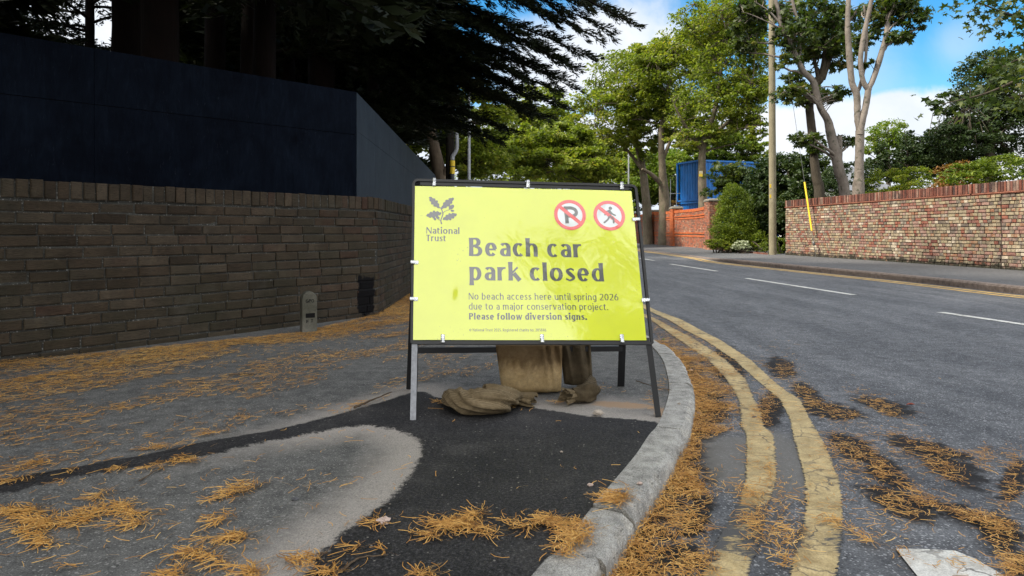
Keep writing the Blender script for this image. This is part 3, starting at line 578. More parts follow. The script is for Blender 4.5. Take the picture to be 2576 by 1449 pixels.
for k, p in enumerate(PP[:4]):
    w = 0.34 if k else 0.42; hgt = 2.03 if k else 2.10; t = (PP[k + 1] - p) / np.linalg.norm(PP[k + 1] - p); n = np.array([-t[1], t[0]]); mb = MB()
    cs = [p - t * w + n * 0.12, p + t * w + n * 0.12, p + t * w - n * 0.42, p - t * w - n * 0.42]
    for i in range(4):
        A_, B2 = cs[i], cs[(i + 1) % 4]; e = (B2 - A_) / np.linalg.norm(B2 - A_); nn = np.array([-e[1], e[0]])
        nn = nn if nn @ ((A_ + B2) / 2 - (cs[0] + cs[2]) / 2) > 0 else -nn
        bricks(mb, A_, B2, 0, int(hgt / 0.075), 0.075, [0.225, 0.115], rg, normal=nn, mi=0 if k == 0 else 2 )
    V = [[q[0], q[1], z] for z in (-0.1, int(hgt / 0.075) * 0.075) for q in cs]; mb.add(V, BF, 1); mb.build('pier', [M_obrick, M_omort, M_orange], ow)
    mb = MB(); m_ = (cs[0] + cs[2]) / 2; zc = int(hgt / 0.075) * 0.075 + 0.002
    cc = [m_ + (q - m_) * 1.14 for q in cs]; ci = [m_ + (q - m_) * 0.9 for q in cs]
    V = [[q[0], q[1], z] for z in (zc, zc + 0.06) for q in cc]; mb.add(V, BF)
    V = [[q[0], q[1], zc + 0.062] for q in cc] + [[q[0], q[1], zc + 0.11] for q in ci]; mb.add(V, BF); mb.build('stone_cap', M_cap, ow)

# ================================================================ CONTAINERS, HOUSE, POLES
def container(z0, label):
    r = thing('shipping_container', label, 'container', 'stacked blue containers')
    c = np.array([11.85, 45.0]); t = np.array([5.6, 2.2]); t /= np.linalg.norm(t); n = np.array([-t[1], t[0]]); L, W_, HH = 6.06, 2.44, 2.59
    def pt(a, b, z): q = c + t * a + n * b; return [q[0], q[1], z0 + z]
    def corr(name, f, length, outward):
        mb = MB(); x = 0.12; prof = []; 
        while x < length - 0.12:
            for dx, d in ((0, 0.0), (0.07, 0.0), (0.14, 0.036), (0.21, 0.036)): prof.append((x + dx, d))
            x += 0.28
        V = [f(a, outward * d, z) for a, d in prof for z in (0.14, HH - 0.1)]
        mb.add(V, np.array([[2 * i, 2 * i + 2, 2 * i + 3, 2 * i + 1] for i in range(len(prof) - 1)])); mb.build(name, M_cont, r)
    corr('side_wall', lambda a, d, z: pt(a, 0.05 - d, z), L, -1); corr('side_wall', lambda a, d, z: pt(a, W_ - 0.05 + d, z), L, -1)
    corr('end_wall', lambda a, d, z: pt(0.05 - d, a, z), W_, -1); corr('end_wall', lambda a, d, z: pt(L - 0.05 + d, a, z), W_, -1)
    mb = MB()
    for a in (0, L):
        for b in (0, W_): bar(mb, pt(a, b, 0.003), pt(a, b, HH - 0.003), 0.13, 0.13, [t[0], t[1], 0])
    for z in (0.07, HH - 0.05):
        for p, q in (((0, 0), (L, 0)), ((0, W_), (L, W_)), ((0, 0), (0, W_)), ((L, 0), (L, W_))): bar(mb, pt(*p, z), pt(*q, z), 0.11, 0.13 if z < 1 else 0.09, [0, 0, 1])
    mb.build('frame', M_cont, r)
    mb = MB(); mb.add([pt(0, 0, HH - 0.03), pt(L, 0, HH - 0.03), pt(L, W_, HH - 0.03), pt(0, W_, HH - 0.03)], [[0, 1, 2, 3]]); mb.build('roof', M_cont, r)
    for a in (0, L):
        for b in (0, W_):
            for z in (0.06, HH - 0.06): mb = MB(); mb.add(boxv([-0.09, -0.09, -0.058], [0.09, 0.09, 0.058]) + np.array(pt(a, b, z)), BF); mb.build('corner_casting', M_contd, r)
    return r
container(0.10, 'lower blue steel container mostly hidden behind the orange wall')
container(2.72, 'upper blue corrugated steel container stacked on another')

hs = thing('house', 'distant house with grey slate roof behind the trees', 'house')
hx, hy = 20.3, 72.0; mb = MB(); mb.add(boxv([hx + 8.5, hy, -0.1], [hx + 18, hy + 8, 5.0]), BF); mb.build('wall', M_render, hs)
mb = MB(); mb.add([[hx + 8.1, hy - 0.4, 4.9], [hx + 18.4, hy - 0.4, 4.9], [hx + 18.4, hy + 8.4, 4.9], [hx + 8.1, hy + 8.4, 4.9], [hx + 10.5, hy + 4, 7.6], [hx + 16, hy + 4, 7.6]], [[0, 1, 5, 4], [1, 2, 5], [2, 3, 4, 5], [3, 0, 4], [3, 2, 1, 0]]); mb.build('roof', M_slate, hs)
for wx in (10, 14.5):
    mb = MB(); mb.add(boxv([hx + wx, hy - 0.04, 3.0], [hx + wx + 1.3, hy + 0.01, 4.3]), BF); mb.build('window', M_glassd, hs)

up = thing('utility_pole', 'tall weathered wooden telegraph pole at the end of the brick wall', 'pole')
pb = G(1944, 640, 0.01); mb = MB(); zz = np.linspace(0, 10.5, 30); rs = np.random.default_rng(8)
tube(mb, [[pb[0] - 0.004 * z, pb[1], z] for z in zz], 0.124 - zz * 0.0022, 16, jit=0.012, rng=rs); mb.build('pole', M_pole, up, True)
for z, c in ((2.35, 0), (2.0, 0)):
    mb = MB(); mb.add(boxv([-0.035, -0.130, z - 0.06], [0.035, -0.117, z + 0.06]) + np.array([pb[0] - 0.10, pb[1] + 0.04, 0]), BF)
    mb.build('small_plate', M_pyel, up)
mb = MB(); bar(mb, [pb[0] - 0.6, pb[1] - 0.15, 9.9], [pb[0] + 0.6, pb[1] - 0.15, 9.9], 0.1, 0.1, [0, 1, 0]); mb.build('crossarm', M_pole, up)
st = thing('stay_wire', 'steel stay wire with a bright yellow guard tube in front of the brick wall', 'stay wire')
sA = np.array([9.30, 21.9, 0.0]); sB = np.array([pb[0] + 0.03, pb[1] - 0.06, 9.4])
mb = MB(); tube(mb, [sA, sB], 0.006, 6); mb.build('wire', M_wire, st)
dirS = (sB - sA) / (sB - sA)[2]
mb = MB(); tube(mb, [sA + dirS * 0.82, sA + dirS * 1.2, sA + dirS * 2.35], 0.028, 10); mb.build('guard_tube', M_pyel, st, True)
mb = MB(); tube(mb, [sA + dirS * 0.36, sA + dirS * 0.40, sA + dirS * 0.46, sA + dirS * 0.5], [0.02, 0.045, 0.045, 0.02], 8); mb.build('tension_clamp', M_wire, st, True)

dp = thing('utility_pole', 'dark tarred pole with a cable conduit and yellow bands behind the hoarding', 'pole')
q = np.array([-1.73, 20.0]); mb = MB(); tube(mb, [[q[0], q[1], -0.1], [q[0], q[1], 4], [q[0], q[1], 7.6]], [0.125, 0.118, 0.11], 14); mb.build('pole', M_poled, dp, True)
mb = MB(); c0_ = P(1137.5, 452, 19.85); c1_ = P(1138, 402, 19.85)
tube(mb, [[c0_[0], 19.85, -0.05], c0_, c1_], 0.068, 12); mb.build('conduit', M_grey2, dp, True)
for a, b in ((434, 441.5), (404, 418), (420.5, 437.5)):
    if a == 434: continue
    mb = MB(); tube(mb, [P(1138, b, 19.85), P(1138, a, 19.85)], 0.073, 12); mb.build('yellow_band', M_pyel, dp, True)
mb = MB(); tube(mb, crom([P(1138, 402, 19.85), P(1139, 393, 19.85), P(1147, 380, 19.85), P(1149.5, 365, 19.85), P(1149, 330, 19.85), P(1150, 225, 19.85)], 5), np.interp(np.linspace(0, 1, 26), [0, 0.2, 0.75, 1], [0.062, 0.058, 0.052, 0.02]), 10, jit=0.03, rng=rs); mb.build('taped_cable', M_post, dp, True)
def lamp(x, y, h, label, arm):
    r = thing('street_lamp', label, 'street lamp', 'street lamps along the road'); mb = MB()
    tube(mb, [[x, y, -0.1], [x, y, 1.2]], [0.085, 0.085], 12); tube(mb, [[x, y, 1.2], [x, y, 1.28], [x, y, h]], [0.085, 0.058, 0.045], 12); mb.build('post', M_post, r, True)
    mb = MB(); tube(mb, crom([[x, y, h - 0.02], [x + arm * 0.2, y, h + 0.15], [x + arm, y, h + 0.22]], 5), 0.028, 8); mb.build('arm', M_post, r, True)
    mb = MB(); tube(mb, [[x + arm * 0.95, y, h + 0.22], [x + arm * 1.1, y, h + 0.23], [x + arm * 1.5, y, h + 0.22], [x + arm * 1.6, y, h + 0.21]], [0.05, 0.1, 0.09, 0.03], 10); mb.build('lamp_head', M_grey2, r, True)
lamp(-1.5, 25, 6.3, 'slim grey street lamp post beside the dark tarred pole', 0.8)
lamp(8.15, 50, 7.0, 'far thin grey street lamp post behind the orange wall trees', -0.8)
hf = thing('fence_panel', 'thin grey scaffold fence rails beside the blue container', 'fence')
mb = MB()
for a, b in ((P(1686, 528, 46), P(1687, 450, 46)), (P(1701.5, 528, 46), P(1701.5, 442, 46)), (P(1685, 487, 46), P(1711, 487, 46)), (P(1685, 520, 46), P(1711, 518, 46))): tube(mb, [a, b], 0.025, 6)
tube(mb, [P(1686, 528, 46) * [1, 1, 0], P(1686, 528, 46)], 0.025, 6); tube(mb, [P(1701, 528, 46) * [1, 1, 0], P(1701, 528, 46)], 0.025, 6); mb.build('rails', M_post, hf)
# brick edging of the shrub bed by the pole
rg = np.random.default_rng(5); e0, e1 = G(1793, 628, .01)[:2], G(1932, 640, .01)[:2]
mb = MB(); bricks(mb, e0, e1, -0.05, 1, 0.12, [0.11], rg, bh=0.11, joint=0.012, depth=0.02, soldier=True, normal=[-0.1, -1]); core(mb, e0, e1, -0.1, 0.055, 0.1, [-0.1, -1], 1, -0.005)
tag(mb.build('bed_edging', [M_rcop, M_omort]), 'low brick edging along the shrub bed by the wooden pole', 'edging')
# ================================================================ THE SIGN
TLc, TRc = P(1041, 453, 3.34), P(1597, 467, 3.40); BLc, BRc = P(1036, 860, 3.13), P(1638, 861, 3.13)
SW, SH = 1.05, 0.75
def sg(s, t, n=0.0):
    """point of the sign's sheet: s across from the left, t up from the bottom (metres), n in front of it"""
    a, b = s / SW, t / SH
    p = (BLc * (1 - a) + BRc * a) * (1 - b) + (TLc * (1 - a) + TRc * a) * b
    ds_ = (BRc - BLc) * (1 - b) + (TRc - TLc) * b; dt = (TLc - BLc) * (1 - a) + (TRc - BRc) * a
    nn = np.cross(ds_, dt); nn /= np.linalg.norm(nn); return p + nn * n
def proj(p): return np.array([UC + p[0] * F / p[1], VH - (p[2] - H) * F / p[1]])
def spx(u, v):
    s, t = 0.5, 0.4
    for _ in range(12):
        p = proj(sg(s, t)); e = 1e-4; J = np.stack([(proj(sg(s + e, t)) - p) / e, (proj(sg(s, t + e)) - p) / e], 1)
        d = np.linalg.solve(J, np.array([u, v]) - p); s += d[0]; t += d[1]
    return s, t
z5 = lambda a, b: spx(a * 0.29627 + 1010.7, b * 0.29627 + 429.3)
def signmat(name, c, rough=0.30, spots=True, dirt=0.5, f0=1.66):
    m, nt, b, pos = newmat(name)
    g = noise(nt, pos, 5, 4, 0.6); s = noise(nt, pos, 130, 3, 0.6); s2 = noise(nt, pos, 60, 4, 0.65)
    cc = mixc(nt, 1.0, c, ramp(nt, g, [(0.3, (0.93, 0.93, 0.93)), (0.7, (1.04, 1.04, 1.04))]), 'MULTIPLY')
    if spots:
        cc = mixc(nt, math_(nt, 'MULTIPLY', smooth(nt, math_(nt, 'ADD', math_(nt, 'MULTIPLY', s, 0.6), math_(nt, 'MULTIPLY', g, 0.4)), 0.615, 0.68), dirt), cc, (0.10, 0.11, 0.015))
        cc = mixc(nt, math_(nt, 'MULTIPLY', smooth(nt, math_(nt, 'ADD', math_(nt, 'MULTIPLY', s2, 0.6), math_(nt, 'MULTIPLY', g, 0.4)), 0.64, 0.72), dirt), cc, (0.16, 0.15, 0.03))
    setc(nt, b, cc, rough, 0.5)
    b.inputs['Coat Weight'].default_value = 1.0; b.inputs['Coat IOR'].default_value = f0; b.inputs['Coat Roughness'].default_value = 0.035
    wv = noise(nt, pos, 2.3, 3, 0.5); wv2 = noise(nt, pos, 9, 3, 0.5, 1.5)
    n = nd(nt, 'ShaderNodeBump', {'Height': math_(nt, 'ADD', wv, math_(nt, 'MULTIPLY', wv2, 0.10)), 'Strength': 0.045, 'Distance': 0.05}); nt.links.new(n.outputs[0], b.inputs['Coat Normal'])
    return m
M_sy = signmat('yellow_sign_sheet', (0.615, 0.675, 0.004)); M_sg = signmat('charcoal_print', (0.035, 0.038, 0.045), dirt=0.25)
M_sr = signmat('red_print', (0.72, 0.035, 0.045), dirt=0.15); M_sw = signmat('white_print', (0.66, 0.70, 0.70), dirt=0.2); M_sd = signmat('dark_grey_print', (0.055, 0.058, 0.06), dirt=0.1)

rs = thing('road_sign', 'yellow temporary Beach car park closed sign on a black metal A-frame', 'sign')
# sheet, gently dented
NS, NT = 64, 46
s0, t0 = 0.006, 0.008; s1, t1 = SW - 0.020, SH - 0.030
S_, T_ = np.meshgrid(np.linspace(s0, s1, NS), np.linspace(t0, t1, NT))
def bend(s, t):
    r = 0.0022 * np.sin(s * 5.1 + 0.6) * np.sin(t * 4.3) + 0.0015 * np.sin(s * 11 + t * 7)
    a, b_ = z5(485, 1060); x, y = (s - a) / 0.022, (t - b_) / 0.05; r = r - 0.0025 * np.exp(-(x * x + y * y)) + 0.0015 * np.exp(-(((s - a + 0.03) / 0.03) ** 2 + ((t - b_ - 0.02) / 0.06) ** 2))
    r = r + 0.0012 * np.exp(-((s - a - (t - b_) * 0.6 - 0.03) / 0.006) ** 2) * np.exp(-((t - b_) / 0.05) ** 2)
    return r
B_N = bend(S_, T_)
def sb(s, t, n): return sg(s, t, 0.004 + n + float(bend(s, t)))
front = np.array([[sg(S_[i, j], T_[i, j], 0.004 + B_N[i, j]) for j in range(NS)] for i in range(NT)]).reshape(-1, 3)
back = np.array([[sg(S_[i, j], T_[i, j], 0.002 + B_N[i, j]) for j in range(NS)] for i in range(NT)]).reshape(-1, 3)
mb = MB(); mb.add(front, gridfaces(NT, NS), 0); mb.add(back, gridfaces(NT, NS)[:, ::-1], 1)
panel = mb.build('sign_panel', [M_sy, M_galv], rs, True)
# letters: humanist strokes with thick stems and thin joins
def E(cx, cy, rx, ry, a0, a1, n=14):
    a = np.radians(np.linspace(a0, a1, n)); return [(cx + rx * math.cos(t), cy + ry * math.sin(t)) for t in a]
X_, A_H, DE = 0.735, 1.03, -0.27
def glyph(ch, w, h):
    hw, hh = w / 2, h / 2; k = 0.9 if w < 0.17 else 1.0
    S = lambda x, y0, y1: ([(x, y0), (x, y1)], 's')
    Cc = lambda p: (p, 'c'); Hh = lambda p: (p, 'h'); D = lambda p, m='s': (p, m)
    X = X_; top = X - hh; W = 0.60 * k
    bowl = lambda x0, x1, a0=0, a1=360: E((x0 + x1) / 2, X / 2, (x1 - x0) / 2, X / 2 - hh, a0, a1, 26)
    dot = lambda x, y: ([(x - hw * 1.1, y), (x + hw * 1.1, y)], 'dot')
    arch = lambda x0, x1: E((x0 + x1) / 2, top - 0.24, (x1 - x0) / 2, 0.24, 165, 0) + [(x1, 0)]
    if ch == 'n': return [S(hw, 0, X), Cc(arch(hw, W - hw))], W
    if ch == 'h': return [S(hw, 0, A_H), Cc(arch(hw, W - hw))], W
    if ch == 'm': return [S(hw, 0, X), Cc(arch(hw, 0.46 * k)), Cc(arch(0.46 * k, 0.92 * k - hw))], 0.92 * k
    if ch == 'r': return [S(hw, 0, X), Cc(E(hw + 0.25, top - 0.27, 0.25, 0.27, 165, 78))], 0.42 * k
    if ch == 'u': return [S(W - hw, 0, X), Cc([(hw, X)] + E(W / 2, hh + 0.24, W / 2 - hw, 0.24, 180, 350))], W
    if ch == 'o': return [Cc(E(0.33 * k, X / 2, 0.33 * k - hw, X / 2 - hh, 0, 360, 30))], 0.66 * k
    if ch == 'c': return [Cc(E(0.31 * k, X / 2, 0.31 * k - hw, X / 2 - hh, 48, 312, 24))], 0.53 * k
    if ch == 'e': return [Cc(E(0.30 * k, X / 2, 0.30 * k - hw, X / 2 - hh, 4, 318, 26)), Hh([(hw, X * 0.50), (0.60 * k - hw * 0.6, X * 0.50)])], 0.59 * k
    if ch == 'a': return [Cc(E(0.27 * k, top - 0.2, 0.25 * k - hw * 0.6, 0.2, 145, 0) + [(0.52 * k - hw * .6, 0)]), Cc(E(0.29 * k, 0.22, 0.27 * k - hw, 0.22 - hh, 75, 300, 20) + [(0.52 * k - hw, 0.13)]), Hh([(0.30 * k, 0.44 - hh), (0.52 * k - hw, 0.46 - hh)])], 0.53 * k
    if ch == 'd': return [S(W - hw, 0, A_H), Cc(bowl(hw, W - hw * 0.6, 60, 300))], W
    if ch == 'b': return [S(hw, 0, A_H), Cc(bowl(hw * 0.6, W - hw, 120, -120))], W
    if ch == 'p': return [S(hw, DE, X), Cc(bowl(hw * 0.6, W - hw, 120, -120))], W
    if ch == 'g': return [Cc([(W - hw, X)] + [(W - hw, 0.0)] + E(W / 2, DE + hh + 0.17, W / 2 - hw, 0.17, 0, -140)), Cc(bowl(hw, W - hw * 0.6, 60, 300))], W
    if ch == 'k': return [S(hw, 0, A_H), D([(hw, X * 0.45), (W - hw * 1.2, X)], 'th'), D([(w * 1.2, X * 0.55), (W - hw * .4, 0)])], W * 0.98
    if ch == 'l': return [S(hw, 0, A_H)], w
    if ch == 'i': return [S(hw, 0, X), dot(hw, 0.97)], w
    if ch == 'j': return [Cc([(hw, X), (hw, -0.05)] + E(hw - 0.16, -0.08, 0.16, 0.16, 0, -70)), dot(hw, 0.97)], w
    if ch == 't': return [Cc([(0.13, X + 0.18), (0.13, 0.2)] + E(0.33, 0.2, 0.20, 0.2 - hh, 180, 275)), Hh([(0, X - hh), (0.37 * k, X - hh)])], 0.40 * k
    if ch == 'f': return [Cc([(0.15, 0), (0.15, 0.8)] + E(0.32, 0.82, 0.17, A_H - hh - 0.82, 180, 80)), Hh([(0, X - hh), (0.36 * k, X - hh)])], 0.37 * k
    if ch == 's': return [(crom([(0.43 * k, X - 0.13), (0.27 * k, top), (0.06 + hw * .3, X * 0.77), (0.24 * k, X * 0.53), (0.44 * k - hw * .3, X * 0.25), (0.22 * k, hh), (0.02, 0.13)], 6).tolist(), 'sp')], 0.46 * k
    if ch == 'v': return [D([(hw * .7, X), (0.28 * k, 0)]), D([(0.28 * k, 0), (0.56 * k - hw * .5, X)], 'th')], 0.56 * k
    if ch == 'y': return [D([(hw * .7, X), (0.29 * k, 0.0)]), D([(0.58 * k - hw * .4, X), (0.18 * k, DE)], 'th')], 0.58 * k
    if ch == 'w': return [D([(hw * .7, X), (0.24 * k, 0)]), D([(0.24 * k, 0), (0.42 * k, X)], 'th'), D([(0.42 * k, X), (0.62 * k, 0)]), D([(0.62 * k, 0), (0.84 * k, X)], 'th')], 0.84 * k
    if ch == 'N': return [D([(hh, 0), (hh, 1)], 'th'), D([(hh * 1.3, 1 - hh), (0.74 * k - hh * 1.3, hh)]), D([(0.74 * k - hh, 0), (0.74 * k - hh, 1)], 'th')], 0.74 * k
    if ch == 'T': return [S(0.31 * k, 0, 1), Hh([(0, 1 - hh), (0.62 * k, 1 - hh)])], 0.62 * k
    if ch == 'P': return [S(hw, 0, 1), Cc([(hw, 1 - hh), (0.28 * k, 1 - hh)] + E(0.30 * k, 0.72, 0.30 * k - hw, 0.28 - hh, 85, -85) + [(hw, 0.44 + hh)])], 0.60 * k
    if ch == 'R': return glyph('P', w, h)[0] + [D([(0.26 * k, 0.46), (0.60 * k, 0)])], 0.62 * k
    if ch == 'B': return [S(hw, 0, 1), Cc([(hw, 1 - hh), (0.28 * k, 1 - hh)] + E(0.30 * k, 0.765, 0.28 * k - hw, 0.235 - hh, 85, -85) + [(hw, 0.53)]), Cc([(hw, 0.53), (0.30 * k, 0.53)] + E(0.33 * k, 0.275, 0.33 * k - hw, 0.275 - hh, 85, -85) + [(hw, hh)])], 0.66 * k
    if ch == 'O': return [Cc(E(0.42, 0.5, 0.42 - hw, 0.5 - hh, 0, 360, 30))], 0.84
    if ch == 'G': return [Cc(E(0.40, 0.5, 0.40 - hw, 0.5 - hh, 50, 340, 26)), Hh([(0.45, 0.45), (0.78, 0.45)]), S(0.76, 0.08, 0.47)], 0.8
    if ch == 'F': return [S(hw, 0, 1), Hh([(0, 1 - hh), (0.55, 1 - hh)]), Hh([(0, 0.52), (0.48, 0.52)])], 0.56
    if ch == '0': return [Cc(E(0.30, 0.5, 0.30 - hw, 0.5 - hh, 0, 360, 28))], 0.60
    if ch == '2': return [Cc(E(0.26, 0.74, 0.25 - hw * .5, 0.26 - hh, 155, -20) + crom([(0.44, 0.55), (0.2, 0.22), (0.03, hh)], 5).tolist()), Hh([(0.02, hh), (0.54, hh)])], 0.55
    if ch == '5': return [Cc(E(0.22, 0.30, 0.30 - hw, 0.30 - hh, 110, -120, 20)), D([(0.11, 0.5), (0.14, 1)], 'th'), Hh([(0.12, 1 - hh), (0.48, 1 - hh)])], 0.54
    if ch == '8': return [Cc(E(0.28, 0.76, 0.22 - hh, 0.24 - hh, 0, 360, 22)), Cc(E(0.28, 0.28, 0.28 - hw, 0.28 - hh, 0, 360, 24))], 0.56
    if ch == '4': return [S(0.40, 0, 1), D([(0.40, 0.98), (0.03, 0.26)], 'th'), Hh([(0.02, 0.26), (0.56, 0.26)])], 0.57
    if ch == '6': return [Cc(E(0.29, 0.32, 0.29 - hw, 0.32 - hh, 0, 360, 24)), Cc(crom([(hw, 0.33), (0.12, 0.66), (0.40, 0.98)], 6).tolist())], 0.58
    if ch == '.': return [dot(hw, hw)], w
    if ch == '©': return [Hh(E(0.38, 0.42, 0.36, 0.36, 0, 360, 26)), Hh(E(0.38, 0.42, 0.17, 0.17, 50, 310, 14))], 0.78
    return [], 0.26
def write(mb, text, mapf, x0, x1, y, size, w, h, gap=0.10, mi=0):
    """draws text between x0 and x1 on baseline y; mapf(x, y, k) gives the 3-D point, k numbers the stroke"""
    lay = []; cx = 0.0
    for ch in text:
        st_, adv = glyph(ch, w, h); lay.append((cx, st_)); cx += adv + gap * (1.0 if ch != ' ' else 0.6)
    cx -= gap; sx = (x1 - x0) / cx; k = 0; print('FONT', text[:12], round(sx / size, 2))
    for ox, st_ in lay:
        for pts, mode in st_:
            p = np.array(pts, float)
            if mode == 'dot':
                p = np.vstack([p[0], p[0] + (p[1] - p[0]) * 0.5, p[1]]); wd_ = np.full(3, (p[-1] - p[0])[0])
            elif mode in ('s', 'th', 'h'):
                if len(p) == 2: p = p[0] + (p[1] - p[0]) * np.linspace(0, 1, 7)[:, None]
                base = w if mode == 's' else h; wd_ = np.full(len(p), base)
                if len(p) == 7: wd_ = base * (1 + 0.14 * np.abs(np.linspace(-1, 1, 7)) ** 2.5)
            else:
                if mode == 'c': p = crom(p, 2) if len(p) > 3 else p
                T = np.gradient(p, axis=0); T /= np.linalg.norm(T, axis=1)[:, None] + 1e-9
                if mode == 'c': wd_ = h + (w - h) * np.abs(T[:, 1]) ** 1.3
                else: wd_ = h + (w - h) * np.exp(-((np.linspace(-1, 1, len(p))) / 0.38) ** 2)
            T = np.gradient(p, axis=0); T /= np.linalg.norm(T, axis=1)[:, None] + 1e-9; N = np.stack([-T[:, 1], T[:, 0]], 1)
            p = np.stack([(ox + p[:, 0]) * sx, p[:, 1] * size], 1); T = np.gradient(p, axis=0); T /= np.linalg.norm(T, axis=1)[:, None] + 1e-9; N = np.stack([-T[:, 1], T[:, 0]], 1) * size
            l = p + N * wd_[:, None] / 2; r = p - N * wd_[:, None] / 2; k += 1
            V = [mapf(x0 + q[0], y + q[1], k % 6) for a in zip(l, r) for q in a]
            mb.add(V, np.array([[2 * i, 2 * i + 1, 2 * i + 3, 2 * i + 2] for i in range(len(p) - 1)]), mi)
def smap(x, y, k): return sb(x, y, 0.0005 + 0.00006 * k)
def line(mb, text, zx0, zx1, zb, zt, w, h, gap=0.10):
    a, y0 = z5(zx0, zb); b_, _ = z5(zx1, zb); _, y1 = z5(zx0, zt)
    mid = z5((zx0 + zx1) / 2, zb)[1]; write(mb, text, lambda x, y, k: smap(x, y - y0 + mid, k), a, b_, y0, y1 - y0, w, h, gap)
mb = MB(); line(mb, 'Beach car', 572, 1530, 732, 578, 0.220, 0.095, 0.12); line(mb, 'park closed', 575, 1718, 937, 783, 0.220, 0.095, 0.12); mb.build('headline_lettering', M_sg, panel)
mb = MB(); line(mb, 'No beach access here until spring 2026', 570, 1840, 1099, 1043, 0.135, 0.085, 0.15); line(mb, 'due to a major conservation project.', 570, 1752, 1183, 1127, 0.135, 0.085, 0.15)
line(mb, 'Please follow diversion signs.', 572, 1572, 1267, 1212, 0.23, 0.12, 0.125); mb.build('body_lettering', M_sg, panel); mb = MB(); line(mb, '© National Trust 2025. Registered charity no. 205846.', 575, 1232, 1366, 1342, 0.13, 0.085, 0.15); mb.build('footer_lettering', M_sg, panel)
mb = MB(); line(mb, 'National', 210, 490, 538, 484, 0.185, 0.10, 0.13); line(mb, 'Trust', 208, 376, 601, 548, 0.185, 0.10, 0.13); mb.build('emblem_lettering', M_sg, panel)
# oak leaf emblem
zl = lambda a, b: spx(a * 0.12345 + 1037.5, b * 0.12345 + 447.2)
mb = MB()
def oak(p0, p1, wid, kk):
    a = np.array(zl(*p0)); b_ = np.array(zl(*p1)); t = b_ - a; L = np.linalg.norm(t); t /= L; n = np.array([-t[1], t[0]])
    N_ = 40; x = np.linspace(0, 1, N_); env = wid / 2 * np.sin(np.pi * np.clip(x, 0, 1) ** 0.72) ** 0.55 * (0.35 + 0.65 * np.clip(x * 2.1, 0, 1))
    lobe_ = lambda ph: env * (0.60 + 0.48 * np.abs(np.sin(np.pi * (x * 4.4 + ph))) ** 0.8) * np.where((x < .03), 0.3, 1)
    sc_ = np.linalg.norm(np.array(zl(600, 500)) - np.array(zl(601, 500)))
    u_ = lobe_(0) * sc_; d_ = lobe_(0.45) * sc_
    V = [sb(*(a + t * L * xi + n * w_), 0.0005 + 0.00006 * kk) for xi, w1, w2 in zip(x, u_, d_) for w_ in (w1, 0, -w2)]
    mb.add(V, gridfaces(N_, 3)[:, ::-1], 0)
for k, (p0, p1, w_) in enumerate((((560, 630), (345, 395), 145), ((590, 640), (840, 415), 150), ((600, 725), (285, 780), 160), ((615, 860), (905, 745), 150))): oak(p0, p1, w_, k)
def rib(pts, wds, kk):
    p = np.array([zl(*q) for q in pts]); p = crom(p, 5); sc_ = np.linalg.norm(np.array(zl(600, 500)) - np.array(zl(601, 500))); w_ = np.interp(np.linspace(0, 1, len(p)), np.linspace(0, 1, len(wds)), wds) * sc_ / 2
    T = np.gradient(p, axis=0); T /= np.linalg.norm(T, axis=1)[:, None]; N = np.stack([-T[:, 1], T[:, 0]], 1)
    mb.add([sb(*(q + s * n * w), 0.0005 + 0.00006 * kk) for q, n, w in zip(p, N, w_) for s in (1, -1)], np.array([[2 * i, 2 * i + 1, 2 * i + 3, 2 * i + 2] for i in range(len(p) - 1)]))
rib([(597, 950), (580, 880), (605, 800), (622, 740), (600, 660), (575, 610)], [26, 20, 22, 22, 18, 34], 4); rib([(618, 735), (665, 690), (760, 655)], [12, 11, 10], 5); rib([(575, 880), (530, 850), (500, 838)], [12, 10, 9], 0)
for (cx, cy, rx, ry, an, kk) in ((795, 605, 62, 42, -38, 2), (815, 680, 38, 22, 5, 3), (518, 815, 40, 26, 20, 2), (458, 842, 34, 26, 60, 3)):
    pts = [(cx + rx * math.cos(t) * math.cos(R(an)) - ry * math.sin(t) * math.sin(R(an)), cy + rx * math.cos(t) * math.sin(R(an)) + ry * math.sin(t) * math.cos(R(an))) for t in np.linspace(0, 2 * np.pi, 22, endpoint=False)]
    mb.add([sb(*zl(*q), 0.0005 + 0.00006 * kk) for q in pts], [list(range(22))[::-1]])
mb.build('oak_emblem', M_sg, panel)
# two roundels
zr = lambda a, b: spx(a * 0.12497 + 1341.6, b * 0.12497 + 465.1)
def roundel(cx, cy, inner):
    c = np.array(zr(cx, cy)); ro = 0.0745; ri = 0.0585; r = thing  # radii in metres
    e = lambda x, y, n: sb(c[0] + x, c[1] + y, n)
    a = np.linspace(0, 2 * np.pi, 56, endpoint=False); m = MB()
    m.add([e(ri * 1.03 * math.cos(t), ri * 1.03 * math.sin(t), 0.0003) for t in a], [list(range(56))], 0)
    V = [e(q * math.cos(t), q * math.sin(t), 0.0010) for t in a for q in (ri, ro)]; n = 56
    m.add(V, np.array([[2 * i, 2 * i + 1, 2 * ((i + 1) % n) + 1, 2 * ((i + 1) % n)] for i in range(n)]), 1)
    th = R(-41); t = np.array([math.cos(th), math.sin(th)]); nn = np.array([-t[1], t[0]]) * 0.0086; L = np.linspace(-ri * 1.03, ri * 1.03, 8)
    V = [e(*(t * l + s * nn), 0.0009) for l in L for s in (1, -1)]; m.add(V, np.array([[2 * i, 2 * i + 1, 2 * i + 3, 2 * i + 2] for i in range(7)]), 1)
    inner(m, e); m.build('prohibition_roundel', [M_sw, M_sr, M_sd], panel)
pxm = np.linalg.norm(np.array(zr(700, 600)) - np.array(zr(701, 600)))
